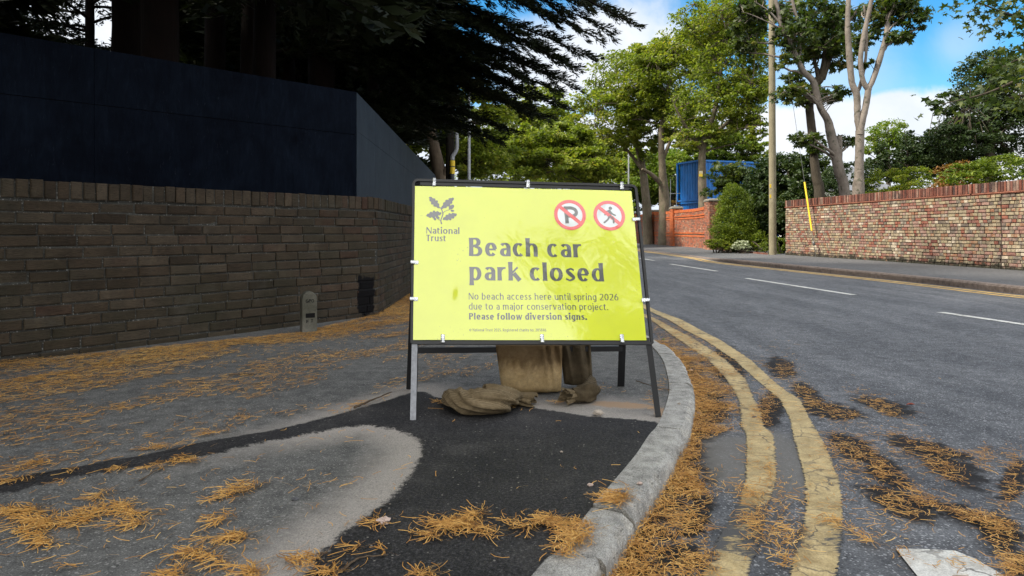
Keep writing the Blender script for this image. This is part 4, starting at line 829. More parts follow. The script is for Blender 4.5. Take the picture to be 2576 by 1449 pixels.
def strokeR(m, e, pts, w, k, cx, cy, cap=False):
    p = np.array([((a - cx) * pxm, -(b_ - cy) * pxm) for a, b_ in pts]); w = w * pxm / 2
    if len(p) > 2: p = crom(p, 4)
    if cap:
        for q in (p[0], p[-1]): m.add([e(*(q + w * np.array([math.cos(t), math.sin(t)])), 0.0005 + 0.00005 * k) for t in np.linspace(0, 2 * np.pi, 14, endpoint=False)], [list(range(14))], 2); k += 1
    T = np.gradient(p, axis=0); T /= np.linalg.norm(T, axis=1)[:, None]; N = np.stack([-T[:, 1], T[:, 0]], 1) * w
    m.add([e(*(q + s * n_), 0.0005 + 0.00005 * k) for q, n_ in zip(p, N) for s in (1, -1)], np.array([[2 * i, 2 * i + 1, 2 * i + 3, 2 * i + 2] for i in range(len(p) - 1)]), 2)
def park(m, e):
    strokeR(m, e, [(655, 430), (672, 788)], 74, 0, 737, 608)
    strokeR(m, e, [(625, 462), (700, 462), (765, 462), (835, 490), (868, 548), (845, 605), (780, 632), (660, 632)], 66, 1, 737, 608)
def walk(m, e):
    cx, cy = 1525, 624; q = np.array([(1560 - cx) * pxm, -(467 - cy) * pxm]); rr = 36 * pxm
    m.add([e(*(q + rr * np.array([math.cos(t), math.sin(t)])), 0.0005) for t in np.linspace(0, 2 * np.pi, 20, endpoint=False)], [list(range(20))], 2)
    strokeR(m, e, [(1535, 530), (1545, 570), (1535, 640)], 62, 1, cx, cy, True); strokeR(m, e, [(1545, 530), (1590, 590), (1645, 618)], 32, 3, cx, cy, True)
    strokeR(m, e, [(1520, 525), (1465, 550), (1440, 610)], 30, 5, cx, cy, True); strokeR(m, e, [(1525, 640), (1490, 710), (1415, 775)], 36, 7, cx, cy, True); strokeR(m, e, [(1545, 640), (1600, 700), (1602, 775)], 36, 9, cx, cy, True)
roundel(737, 608, park); roundel(1525, 624, walk)
# frame and legs
def angle_iron(a, b_, side, name, wid=0.025, th=0.003, dep=0.025, mats=None):
    """an L-section bar: a front flange and a flange running back"""
    a = np.array(a, float); b_ = np.array(b_, float); t = (b_ - a) / np.linalg.norm(b_ - a); s = np.array(side, float); s -= t * s.dot(t); s /= np.linalg.norm(s)
    n = np.cross(s, t); n *= np.sign(-n[1]); m = MB()
    bar(m, a, b_, wid, th, s, 0)
    o = s * (wid / 2 - th / 2) - n * (dep / 2 + th / 2); bar(m, a + o, b_ + o, dep, th, n, 1)
    return m.build(name, mats or [M_galv, M_black], rs)
mb = MB()
pts = [sg(0.022, SH + 0.002, -0.006), sg(SW - 0.022, SH + 0.002, -0.006)]
ring = []
def corner(cs, ct, a0):
    return [sg(cs + 0.020 * math.cos(R(a)), ct + 0.020 * math.sin(R(a)), -0.006) for a in np.linspace(a0, a0 + 90, 6)]
ring = corner(SW - 0.016, SH - 0.020, 0) + corner(0.020, SH - 0.020, 90) + [sg(0.0, -0.004, -0.006), sg(SW + 0.004, -0.004, -0.006)]
ring = ring + [ring[0]]
inn = []
for p, q in zip(ring[:-1], ring[1:]): bar(mb, p, q, 0.012, 0.020, np.cross(np.array(q) - p, sg(0.5, .4, 1) - sg(.5, .4, 0)))
for a, b_ in (((0.03, SH - 0.008), (SW - 0.03, SH - 0.008)), ((0.006, 0.006), (SW - 0.006, 0.006))): bar(mb, sg(*a, -0.004), sg(*b_, -0.004), 0.03, 0.004, sg(0.5, .4, 1) - sg(.5, .4, 0) if False else sg(.5, 1) - sg(.5, 0))
mb.build('frame', M_black, rs)
lf, rf = G(1039, 1057), G(1656, 1049)
lt, rt = sg(0.012, 0.0, -0.004), sg(SW - 0.010, 0.0, -0.004)
angle_iron(lf, lt, [1, 0, 0], 'front_leg'); angle_iron(rf, rt, [1, 0, 0], 'front_leg', mats=[M_black, M_black])
lr, rr_ = G(1031, 979), G(1562, 972)
hl, hr = sg(0.02, SH - 0.01, -0.03), sg(SW - 0.03, SH - 0.01, -0.03)
for f_, h_ in ((lr, hl), (rr_, hr)): m = MB(); bar(m, f_, h_, 0.036, 0.004, [1, 0, 0]); bar(m, f_ + [0.016, 0.014, 0], h_ + [0.016, 0.014, 0], 0.004, 0.026, [1, 0, 0]); m.build('rear_leg', M_black, rs)
fr = 0.205 / hl[2]; ca, cb = lr + (hl - lr) * fr, rr_ + (hr - rr_) * (0.205 / hr[2])
mb = MB(); bar(mb, ca, cb, 0.026, 0.026, [0, 0, 1]); mb.build('rear_crossbar', M_black, rs)
for p in (hl, hr): m = MB(); tube(m, [p + [-0.02, 0.012, 0], p + [0.02, 0.012, 0]], 0.012, 10); m.build('hinge', M_black, rs)
def clip(u, v, ang):
    s, t = spx(u, v); m = MB(); d = np.array([math.cos(R(ang)), math.sin(R(ang))]); e = np.array([-d[1], d[0]]) * 0.0085
    xs_ = np.linspace(-0.017, 0.019, 25); V = []
    for x in xs_:
        hgt = 0.0035 + 0.0032 * math.cos(x * 2 * math.pi / 0.0085) + (0.004 if x > 0.0 else 0)
        for sgn in (-1, -0.8, 0.8, 1): V.append(sg(s + d[0] * x + e[0] * sgn, t + d[1] * x + e[1] * sgn, 0.006 + hgt * (0.75 if abs(sgn) == 1 else 1)))
    m.add(V, gridfaces(25, 4)); m.build('clip', M_clip, rs, True)
for u in (1092.5, 1328, 1563.5): clip(u, 462 + (u - 1092) * 0.021 - 2, 90)
for u in (1114.5, 1363.5, 1564): clip(u, 852, -90)
for u, v in ((1044, 661), (1042.5, 753)): clip(u, v, 180)
for u, v in ((1598.5, 553), (1622.5, 756)): clip(u, v, 0)

# ================================================================ SACKS
def hessian(name, c0, c1, wet=None, sc=420):
    m, nt, b, pos = newmat(name); wv = []
    for ax in ('X', 'Z'):
        wv.append(nd(nt, 'ShaderNodeTexWave', {'Vector': pos, 'Scale': sc / 6.28 * 0.55, 'Distortion': 1.6, 'Detail': 2.0, 'Detail Scale': 0.6}, bands_direction=ax).outputs['Fac'])
    w = math_(nt, 'MULTIPLY', wv[0], wv[1]); g = noise(nt, pos, 12, 5, 0.65); g2 = noise(nt, pos, 60, 4, 0.7)
    c = ramp(nt, g, [(0.3, c0), (0.7, c1)])
    c = mixc(nt, 0.75, c, ramp(nt, w, [(0.0, (0.35, 0.33, 0.30)), (0.45, (1.15, 1.15, 1.15))]), 'MULTIPLY')
    c = mixc(nt, 0.5, c, ramp(nt, g2, [(0.3, (0.6, 0.6, 0.6)), (0.7, (1.3, 1.3, 1.3))]), 'MULTIPLY')
    if wet:
        z = nd(nt, 'ShaderNodeSeparateXYZ', {0: pos}).outputs[2]
        mp = nd(nt, 'ShaderNodeMapping', {'Vector': pos, 'Scale': (26, 26, 3)}).outputs[0]
        zz = math_(nt, 'ADD', z, math_(nt, 'MULTIPLY', math_(nt, 'SUBTRACT', noise(nt, mp, 1, 4, 0.6), 0.5), 0.11))
        c = mixc(nt, smooth(nt, zz, 0.085, 0.165), c, mixc(nt, 1.0, c, (0.36, 0.33, 0.32), 'MULTIPLY'))
    setc(nt, b, c, 0.95, 0.1); bump(nt, b, math_(nt, 'ADD', w, math_(nt, 'MULTIPLY', g2, 0.5)), 0.7, 0.004); return m
M_h1 = hessian('tan_hessian', (0.60, 0.41, 0.19), (0.78, 0.57, 0.31), True, 900); M_h2 = hessian('dark_hessian', (0.085, 0.064, 0.038), (0.18, 0.138, 0.085), None, 900); M_h3 = hessian('brown_hessian', (0.17, 0.125, 0.07), (0.30, 0.23, 0.14), None, 800)
barp = lambda u: ca + (cb - ca) * ((u - 1031) / (1575 - 1031.0))
def drape(name, label, u0, u1, ub0, ub1, vb, thick, mat, pleats, seed, zb=0.004):
    """a cloth sack hung over the rear bar: a closed sleeve, thin where it folds over the bar and full at the bottom"""
    x0, x1 = (barp(u0)[0], barp(u1)[0]); yb = barp(u0)[1]; zt = barp(u0)[2] + 0.022; dbt = F * (H - zb) / (vb - VH)
    xb0, xb1 = (ub0 - UC) * dbt / F, (ub1 - UC) * dbt / F; rg = np.random.default_rng(seed); nr, nc = 40, 84; V = []
    for i in range(nr):
        t = i / (nr - 1); z = zt + (zb - zt) * t; th = 0.020 + (thick - 0.02) * (math.sin(min(t, 0.93) / 0.93 * math.pi * 0.60) ** 1.3) * (1 if t < 0.86 else math.sqrt(max(0.02, 1 - ((t - 0.86) / 0.14) ** 2)))
        xa, xb_ = x0 + (xb0 - x0) * t, x1 + (xb1 - x1) * t; zs = z
        for j in range(nc):
            a = j / nc * 2 * math.pi; ca_, sa_ = math.cos(a), math.sin(a)
            px_ = (xa + xb_) / 2 + (xb_ - xa) / 2 * np.sign(ca_) * abs(ca_) ** 0.55; py = -np.sign(sa_) * abs(sa_) ** 0.7 * th
            f = 0
            for pc, pw, pa, pl in pleats: f += pa * math.exp(-((px_ - (xa + (xb_ - xa) * (pc + (0.10 * t if pl > 0 else 0)))) / pw) ** 2) * math.exp(-(t / abs(pl)) ** 2)
            w = 0.004 * math.sin(px_ * 60 + t * 3) * (1 - t) + 0.003 * math.sin(px_ * 25 + seed) + (vnoise(np.array([px_ * 40]), np.array([z * 30 + seed]), seed)[0] - 0.5) * 0.012 * t
            py += (-(f + w) if sa_ > 0 else (f + w) * 0.5) * (1 if t > 0.03 else 0.5)
            V.append([px_, yb + (dbt - yb + 0.03) * t * 0.35 + py, zs - 0.03 * t * (1 - abs(px_ - (xa + xb_) / 2) / ((xb_ - xa) / 2 + 1e-6)) * 0.2])
    m = MB(); Fs = []
    for i in range(nr - 1):
        for j in range(nc): Fs.append([i * nc + j, i * nc + (j + 1) % nc, (i + 1) * nc + (j + 1) % nc, (i + 1) * nc + j])
    m.add(V, np.array(Fs)); m.add([V[k] for k in range(nc)], [list(range(nc))[::-1]]); m.add([V[(nr - 1) * nc + k] for k in range(nc)], [list(range(nc))])
    return tag(m.build(name, mat, None, True), label, 'sack', 'hessian sandbags under the sign')
drape('sandbag', 'smooth tan hessian sandbag hung over the rear bar of the sign', 1246, 1418, 1262, 1414, 991, 0.065, M_h1, [(0.52, 0.012, 0.010, 0.3), (0.70, 0.008, 0.024, 0.55), (0.76, 0.007, -0.014, 0.45), (0.80, 0.008, 0.018, 0.6), (0.89, 0.010, -0.016, 0.5), (0.95, 0.008, 0.014, 0.7)], 3)
def loft(name, label, spine, ra, rb, mat, seed, folds, amp, ns=64, m=10, up=(0, 0, 1), flat=0.003, parent=None, cat='sack', roll=0.0, group='hessian sandbags under the sign'):
    sp = crom(np.array(spine), m); n = len(sp); tq = np.linspace(0, 1, n); A_ = np.interp(tq, np.linspace(0, 1, len(ra)), ra); B2 = np.interp(tq, np.linspace(0, 1, len(rb)), rb)
    T = np.gradient(sp, axis=0); T /= np.linalg.norm(T, axis=1)[:, None]; V = []
    for i in range(n):
        s = np.cross(T[i], up); s /= np.linalg.norm(s) + 1e-9; b_ = np.cross(s, T[i])
        for j in range(ns):
            a = j / ns * 2 * math.pi + roll * tq[i]; f = 1.0
            for fa, fl, fp, fm in folds: f += amp * fm * (1 - abs(math.sin(fa * a / 2 + fl * tq[i] * 6 + fp)) * 1.6)
            f += (vnoise(np.array([a * 2.2 + 3]), np.array([tq[i] * 7]), seed)[0] - 0.5) * amp * 1.4 if 0 < j < ns - 1 else 0
            p = sp[i] + s * math.cos(a) * A_[i] * f + b_ * math.sin(a) * B2[i] * f; p[2] = max(p[2], flat + 0.004 * abs(math.sin(a * 3 + i))); V.append(p)
    mm = MB(); i0 = np.arange(n - 1)[:, None] * ns; j = np.arange(ns)[None]; k = (j + 1) % ns
    mm.add(V, np.stack([i0 + j, i0 + k, i0 + ns + k, i0 + ns + j], -1).reshape(-1, 4)); mm.add(V[:ns], [list(range(ns))[::-1]]); mm.add(V[-ns:], [list(range(ns))])
    o = mm.build(name, mat, parent, True); return tag(o, label, cat, group) if label else o
def ruffle(c, d, r0, r1, L, mat, parent, seed, layers=3, waves=7):
    """a gathered open sack mouth: several crumpled sleeves one inside the other"""
    rg = np.random.default_rng(seed); d = np.array(d, float); d /= np.linalg.norm(d); s = np.cross(d, [0, 0, 1]); s /= np.linalg.norm(s); b_ = np.cross(s, d); mm = MB()
    for l in range(layers):
        n, ns = 10, 60; V = []; q = 1 - l * 0.27; ph = rg.random(4) * 6
        for i in range(n):
            t = i / (n - 1); r = (r0 + (r1 - r0) * t) * q
            for j in range(ns):
                a = j / ns * 2 * math.pi; f = 1 + 0.20 * (0.25 + 0.75 * t) * math.sin(waves * a + ph[0] + t * 1.5) + 0.10 * t * math.sin((waves * 2 + 1) * a + ph[1]); p = np.array(c) + d * (L * (t - 0.12 * l) + 0.014 * math.sin(3 * a + ph[2]) * t) + (s * math.cos(a) * 1.05 + b_ * math.sin(a) * 0.85) * r * f
                p[2] = max(p[2], 0.004 + 0.003 * l); V.append(p)
        i0 = np.arange(n - 1)[:, None] * ns; j = np.arange(ns)[None]; k = (j + 1) % ns; mm.add(V, np.stack([i0 + j, i0 + k, i0 + ns + k, i0 + ns + j], -1).reshape(-1, 4))
    return mm.build('sack_mouth', mat, parent, True)
s2 = drape('sandbag', 'dark brown netted sandbag hung over the bar, its gathered mouth on the ground', 1411, 1492, 1420, 1492, 966, 0.05, M_h2, [(0.2, 0.010, 0.020, 0.9), (0.38, 0.012, -0.02, -0.8), (0.6, 0.014, 0.028, 1.2), (0.85, 0.009, -0.02, -0.9)], 8, 0.03)
bq = lambda u, v, z=0.0: G(u, v, z)
loft('lower_fold', None, [bq(1486, 963, 0.06), bq(1483, 985, 0.045), bq(1462, 992, 0.04), bq(1440, 993, 0.04)], [0.03, 0.048, 0.042, 0.036], [0.035, 0.05, 0.040, 0.034], M_h2, 4, [(3, 1.0, 0.3, 1), (7, 0.4, 1.0, 0.6)], 0.14, parent=s2)
ruffle(bq(1446, 993, 0.04), [-1, -0.55, -0.05], 0.030, 0.042, 0.055, M_h3, s2, 5)
s3 = loft('sandbag', 'brown woven sandbag slumped flat on the ground in front of the others', [bq(1133, 992, 0.03), bq(1150, 1001, 0.042), bq(1185, 1006, 0.05), bq(1225, 1008, 0.055), bq(1262, 1003, 0.048), bq(1292, 1000, 0.035)], [0.03, 0.075, 0.095, 0.10, 0.085, 0.045], [0.018, 0.042, 0.054, 0.056, 0.046, 0.025], M_h3, 6, [(2, 0.9, 0.9, 1.0), (5, 2.2, 2.0, 0.9), (9, 3.4, 0.4, 0.6), (17, 4.5, 1.0, 0.25)], 0.17)
loft('tucked_end', None, [bq(1205, 1018, 0.03), bq(1228, 1020, 0.036), bq(1258, 1019, 0.035), bq(1270, 1012, 0.03)], [0.02, 0.045, 0.05, 0.025], [0.02, 0.042, 0.045, 0.02], M_h2, 7, [(5, 0.9, 0.5, 1), (9, 2, 0.2, 0.6)], 0.12, parent=s3)
ruffle(bq(1286, 1000, 0.035), [1, -0.10, -0.18], 0.030, 0.044, 0.105, M_h3, s3, 9, 3, 8)

# ================================================================ MARKER STONE, STONES, STICKS
mk = thing('marker_stone', 'small round topped concrete GPO marker post in front of the dark wall', 'marker')
mp_ = G(779, 837)[:2]; yaw = R(26); fx = np.array([math.cos(yaw), math.sin(yaw)]); fyv = np.array([math.sin(yaw), -math.cos(yaw)])
mw, md, mh = 0.118, 0.095, 0.325
def mkp(x, dpt, z): q = mp_ + fx * x + fyv * dpt; return [q[0], q[1], z]
prof = [(-mw / 2, -0.03)] + [(-mw / 2 + 0.0 , mh - 0.065)] + [(-mw / 2 * math.cos(a), mh - 0.065 + 0.065 * math.sin(a)) for a in np.linspace(0.1, np.pi - 0.1, 16)] + [(mw / 2, mh - 0.065), (mw / 2, -0.03)]
mb = MB(); n = len(prof); bev = 0.006
lay = [(-md, 1.0), (-0.008, 1.0), (0.0, 0.93)]; V = [mkp(x * k, dz, z if z < 0 else z * (1 - (1 - k) * 0.25)) for dz, k in lay for x, z in prof]
for a in range(2): mb.add([], []) if False else None
Fs = [[a * n + i, a * n + (i + 1), (a + 1) * n + (i + 1), (a + 1) * n + i] for a in range(2) for i in range(n - 1)]
mb.add(V, Fs); mb.add(V[2 * n:], [list(range(n))]); mb.add(V[:n], [list(range(n))[::-1]]); mb.build('stone', M_marker, mk)
mb = MB(); write(mb, 'GPO', lambda x, y, k: mkp(x, 0.0012 + k * 0.0001, y), -0.030, 0.034, 0.238, 0.026, 0.17, 0.15, 0.12); mb.build('engraved_lettering', M_engr, mk); mb = MB()
write(mb, 'F', lambda x, y, k: mkp(x, 0.0012 + k * 0.0001, y), -0.026, -0.006, 0.077, 0.026, 0.2, 0.16); mb.build('engraved_lettering', M_engr, mk); mb = MB(); write(mb, 'T', lambda x, y, k: mkp(x, 0.0012 + k * 0.0001, y), 0.008, 0.028, 0.082, 0.026, 0.2, 0.16); mb.build('engraved_lettering', M_engr, mk)
mb = MB(); mb.add([mkp(-0.031, 0.001, 0.118), mkp(0.041, 0.001, 0.118), mkp(0.041, 0.001, 0.155), mkp(-0.031, 0.001, 0.153)], [[0, 1, 2, 3]]); mb.build('number_recess', M_engr, mk)
def stone(u, v, size, mat, label, z0=0.0, seed=0, name='stone', cat='stone', grp='loose stones'):
    rg = np.random.default_rng(seed); c = G(u, v, z0); bm_v = []; 
    for i in range(6):
        for j in range(10):
            th = math.pi * (i + 0.5) / 6; ph = 2 * math.pi * j / 10; r = size * (1 + rg.normal(0, 0.16))
            bm_v.append(c + np.array([r * math.sin(th) * math.cos(ph) * 1.2, r * math.sin(th) * math.sin(ph) * 0.9, size * 0.45 + r * math.cos(th) * 0.62]))
    m = MB(); i0 = np.arange(5)[:, None] * 10; j = np.arange(10)[None]; k = (j + 1) % 10
    m.add(bm_v, np.stack([i0 + j, i0 + 10 + j, i0 + 10 + k, i0 + k], -1).reshape(-1, 4)); m.add(bm_v[:10], [list(range(10))]); m.add(bm_v[-10:], [list(range(10))[::-1]])
    return tag(m.build(name, mat), label, cat, grp)
M_dstone = plain('dark_stone', (0.08, 0.08, 0.085), 0.8); M_pst = plain('pink_stone', (0.42, 0.32, 0.27), 0.8)
for a in ((1504, 1043, 0.020, M_stone, 'angular cream stone beside the right front leg of the sign', 0.004, 1), (1485, 1222, 0.0075, M_pst, 'small pale pebble alone on the dark tarmac patch', 0.004, 2), (965, 1316, 0.016, M_pst, 'pinkish stone with needles round it on the dark patch near the bottom', 0.004, 3),
          (1565, 1245, 0.012, M_dstone, 'dark grey stone in needles on the kerb edge', 0.006, 4), (1756, 1043, 0.013, M_stone, 'pale stone in the gutter close against the kerb', ZR, 5), (1738, 934, 0.012, M_pst, 'pinkish stone in the gutter higher up beside the kerb', ZR, 6), (1785, 902, 0.010, M_stone, 'whitish stone on the inner yellow line', ZR, 7),
          (1838, 1031, 0.011, M_stone, 'cream stone lying in needles left of the inner yellow line', ZR, 8), (1898, 1052, 0.010, M_dstone, 'grey stone between the two yellow lines', ZR, 9), (1610, 1218, 0.008, M_pst, 'little pink pebble on top of the kerb', 0.004, 10), (1708, 1017, 0.007, M_stone, 'light pebble on the kerb by the sign leg', 0.004, 11), (1412, 1138, 0.005, M_stone, 'tiny pale chip on the dark patch below the sign', 0.004, 12), (742, 1258, 0.008, M_dstone, 'small dark clod on the bare grey tarmac', 0.0, 13)): stone(*a)
def stick(pts, r, label, seed):
    rg = np.random.default_rng(seed); p = crom(np.array([G(*q) for q in pts]), 6); p[:, 2] = 0.004 + r + rg.random(len(p)) * 0.004; m = MB()
    tube(m, p, np.linspace(r, r * 0.45, len(p)), 6, jit=0.1, rng=rg); return tag(m.build('twig', M_twig, None, True), label, 'twig', 'twigs on the pavement')
stick([(892, 1032), (930, 1015), (985, 992)], 0.006, 'thick bare stick lying at the edge of the dark patch left of the sign', 1)
stick([(540, 1385), (640, 1405), (700, 1385), (740, 1368)], 0.0025, 'thin forked twig at the bottom of the pale tarmac', 2) if False else None
stick([(866, 1440), (905, 1412), (975, 1405)], 0.003, 'crooked thin twig on the dark patch at the bottom', 3)
stick([(425, 1418), (480, 1402), (530, 1392), (545, 1375)], 0.0022, 'fine twig next to needles low on the pale tarmac', 4)
stick([(540, 1258), (600, 1246), (640, 1238), (670, 1215)], 0.0028, 'dark twig under the needle clump on the pale tarmac', 5)
stick([(350, 1216), (400, 1186), (440, 1170)], 0.0022, 'short dark twig just below the dark tarmac band', 6)
stick([(575, 948), (640, 945), (600, 944)], 0.004, 'small stick among the needles by the wall', 7)
stick([(1600, 962), (1650, 978), (1690, 985)], 0.0025, 'thin dark twig beside the rear right leg of the sign', 8)
def leaf(u, v, z0, mat, label, size, seed):
    rg = np.random.default_rng(seed); c = G(u, v, z0); a = rg.random() * 6; V = []
    for x, y in ((-1, 0), (-0.4, 0.4), (0.3, 0.42), (1.1, 0), (0.3, -0.42), (-0.4, -0.4), (0, 0)): V.append(c + np.array([(x * math.cos(a) - y * math.sin(a)) * size, (x * math.sin(a) + y * math.cos(a)) * size, 0.006 + abs(y) * size * 0.7 + rg.random() * 0.004]))
    m = MB(); m.add(V, [[0, 1, 6], [1, 2, 6], [2, 3, 6], [3, 4, 6], [4, 5, 6], [5, 0, 6]]); tag(m.build('fallen_leaf', mat), label, 'leaf', 'fallen leaves')
M_red = plain('red_leaf', (0.28, 0.05, 0.02), 0.6); M_grl = plain('green_leaf', (0.16, 0.24, 0.04), 0.6); M_brl = plain('brown_leaf', (0.22, 0.11, 0.04), 0.7)
leaf(2291, 1022, ZR, M_red, 'red fallen leaf alone on the road', 0.022, 1); leaf(1668, 857, ZR, M_grl, 'yellow green fallen leaf in the gutter beside the sign', 0.03, 2); leaf(1790, 1340, ZR + .02, M_brl, 'reddish brown leaf among the gutter needles', 0.018, 3); leaf(1226, 1012, 0.004, M_brl, 'pinkish brown leaf in front of the slumped sandbag', 0.02, 4)

# ================================================================ NEEDLES
def needles(name, pts, label, seed, length=(0.035, 0.075), width=0.0022, zs=0.006, ang=None, pile=None):
    rg = np.random.default_rng(seed); n = len(pts); a = rg.random(n) * 2 * np.pi if ang is None else rg.normal(ang, 0.55, n) + (rg.random(n) < 0.5) * np.pi
    L = rg.uniform(*length, n) * rg.choice([0.5, 1, 1, 1.25], n); k = rg.normal(0, 1.1, n); w = width * rg.uniform(0.7, 1.3, n); M = 4
    z0 = pts[:, 2] + 0.0015 + rg.random(n) * zs * (1 if pile is None else pile); tilt = rg.normal(0, 0.045, n) * (1 if pile is None else np.clip(pile, 0.4, 2))
    V = np.zeros((n, M, 2, 3)); x = np.zeros(n); y = np.zeros(n)
    for i in range(M):
        th = a + k * (i / (M - 1) - 0.5); dx, dy = np.cos(th), np.sin(th)
        px, py = pts[:, 0] + x, pts[:, 1] + y; zz = z0 + np.abs(tilt) * L * (i / (M - 1)) * (0.5 + 0.5 * np.sin(k * 7 + i * 1.2))
        for s, sg_ in ((0, 1), (1, -1)):
            V[:, i, s, 0] = px - dy * w / 2 * sg_; V[:, i, s, 1] = py + dx * w / 2 * sg_; V[:, i, s, 2] = zz + (0.0006 if s else 0)
        x = x + dx * L / (M - 1); y = y + dy * L / (M - 1)
    q = np.array([[2 * i, 2 * i + 1, 2 * i + 3, 2 * i + 2] for i in range(M - 1)])[:, ::-1]
    Fs = (q[None] + (np.arange(n) * 2 * M)[:, None, None]).reshape(-1, 4); mb = MB(); mb.add(V.reshape(-1, 3), Fs); return mb.build(name, L_needle)
def scatter(poly_px, n, z, seed, dens=None, back_y=0.9):
    """n points on the ground in the polygon (given as ground outline), kept by a clumpy density"""
    pw = np.array([G(*p, z)[:2] if p[1] > 590 else p for p in poly_px]); rg = np.random.default_rng(seed); lo, hi = pw.min(0), pw.max(0); out = []
    tot = 0
    for _ in range(60):
        c = rg.uniform(lo, hi, (n * 2, 2)); ok = inpoly(c[:, 0], c[:, 1], pw)
        if dens is not None: ok &= rg.random(len(c)) < dens(c[:, 0], c[:, 1])
        out.append(c[ok]); tot += ok.sum()
        if tot >= n: break
    c = np.concatenate(out)[:n]; return np.concatenate([c, np.full((len(c), 1), z)], 1)
def clump(x, y, s, seed, lo=0.42, hi=0.62): return np.clip((0.6 * vnoise(x * s, y * s, seed) + 0.4 * vnoise(x * s * 2.7, y * s * 2.7, seed + 1) - lo) / (hi - lo), 0, 1)
wn = nf
def dwall(x, y):
    d1 = (x - C0[0]) * wn[0] + (y - C0[1]) * wn[1]; d2 = x - (C0[0] - 0.02); return np.where(y > C0[1] - 0.0, d2, np.where((x - C0[0]) * (-dd[0]) + (y - C0[1]) * (-dd[1]) > 0, np.hypot(x - C0[0], y - C0[1]), d1))
xr = lambda x, y: (x * -dd[0] + y * -dd[1])           # along the wall
def dens_path(x, y):
    d = dwall(x, y); u = xr(x, y); v = x * wn[0] + y * wn[1]
    c = clump(u * 0.55, v * 1.5, 3.2, 40); base = np.exp(-np.clip(d, 0, 9) / 1.15) * 1.0
    return np.where(d < 0.012, 0, np.clip(np.exp(-d / 0.28) * 1.1 + base * c * 1.15, 0, 1))
PATH = [(0, 915), (757, 836), (949, 793), (1036, 735), (1100, 735), (1240, 800), (1300, 900), (1100, 985), (1040, 990), (850, 1045), (500, 1120), (0, 1215), (-300, 1290), (-420, 1000)]
p1 = scatter(PATH, 31000, 0.003, 1, dens_path); pl = 1 + 3.0 * np.exp(-np.clip(dwall(p1[:, 0], p1[:, 1]), 0, 5) / 0.10)
o = needles('needle_litter', p1, '', 1, (0.02, 0.055), 0.0029, 0.006, math.atan2(-dd[1], -dd[0]) + 0.15, pl); tag(o, kind='stuff')
def ell_pts(lst, z, seed, frac=1.0, sz=1.0):
    rg = np.random.default_rng(seed); out = []
    for (u, v, ra, rb, t, n) in lst:
        n = int(n * frac); ra *= sz; rb *= sz
        m = 7; cu = np.clip(rg.normal(0, 0.45, m), -1, 1); cv = np.clip(rg.normal(0, 0.45, m), -1, 1); kk = rg.integers(0, m, n); q = np.stack([cu[kk], cv[kk]], 1) + rg.normal(0, 0.26, (n, 2)); q[rg.random(n) < 0.10] *= 2.0
        c, s = math.cos(R(t)), math.sin(R(t)); U_ = u + q[:, 0] * ra * c - q[:, 1] * rb * s; V_ = v + q[:, 0] * ra * s + q[:, 1] * rb * c; V_ = np.maximum(V_, 700)
        d = F * (H - z) / (V_ - VH); out.append(np.stack([(U_ - UC) * d / F, d, np.full(n, z)], 1))
    return np.concatenate(out)
PV = [(600, 1236, 62, 20, -12, 240), (590, 1220, 50, 8, -10, 60), (275, 1278, 75, 17, -8, 300), (330, 1290, 60, 14, -5, 200), (60, 1285, 80, 22, 0, 420), (120, 1315, 80, 22, 10, 380), (195, 1308, 50, 14, 0, 220), (320, 1318, 60, 12, -8, 150), (90, 1345, 70, 22, 20, 320), (250, 1245, 60, 8, -15, 90), (590, 1352, 34, 17, -10, 190), (520, 1358, 36, 6, 0, 30), (480, 1392, 55, 11, -8, 130), (545, 1410, 36, 16, 40, 130), (620, 1438, 50, 16, 10, 200),
      (430, 1440, 40, 20, -20, 160), (560, 1300, 40, 14, -20, 110), (760, 1405, 34, 34, -50, 170), (830, 1440, 60, 9, 5, 110), (1145, 1322, 80, 22, 8, 520), (1195, 1300, 40, 14, -30, 150), (1060, 1345, 30, 14, 0, 120), (1215, 1335, 40, 12, 10, 120), (1290, 1318, 34, 9, 15, 90), (1330, 1325, 20, 8, 10, 40), (960, 1312, 26, 14, 0, 55), (885, 1378, 28, 12, -10, 45), (960, 1383, 16, 12, 30, 24), (1072, 1445, 40, 8, 0, 90), (395, 1124, 34, 8, -10, 90), (405, 1172, 90, 8, -18, 170), (300, 1180, 40, 6, -10, 60),
      (480, 1158, 40, 6, -16, 70), (70, 1172, 40, 10, -8, 80), (110, 1165, 40, 8, -5, 70), (40, 1210, 60, 12, -20, 90), (170, 1186, 22, 8, 0, 30), (160, 1215, 20, 10, 40, 30), (540, 1088, 60, 6, -8, 90), (610, 1050, 60, 6, 0, 60), (900, 1020, 30, 6, -20, 40), (1200, 1016, 90, 9, 6, 260), (1120, 1012, 40, 6, 5, 80), (1290, 1014, 30, 8, 0, 70), (1420, 1008, 60, 5, -5, 70), (1640, 1005, 20, 30, 0, 60), (1668, 960, 14, 40, 0, 60), (1500, 985, 70, 14, 0, 50)]
KB = [(1420, 1318, 55, 18, 10, 330), (1365, 1312, 30, 10, 0, 70), (1475, 1320, 30, 10, 0, 120), (1550, 1248, 45, 22, -10, 330), (1530, 1255, 30, 12, 0, 120), (1445, 1355, 36, 14, 20, 200), (1420, 1380, 34, 14, 10, 140), (1470, 1345, 30, 10, 0, 60)]
p2 = np.concatenate([ell_pts(PV, 0.006, 2, 0.62, 0.8), ell_pts(KB, 0.010, 3, 0.7, 0.85)]); rgx = np.random.default_rng(77)
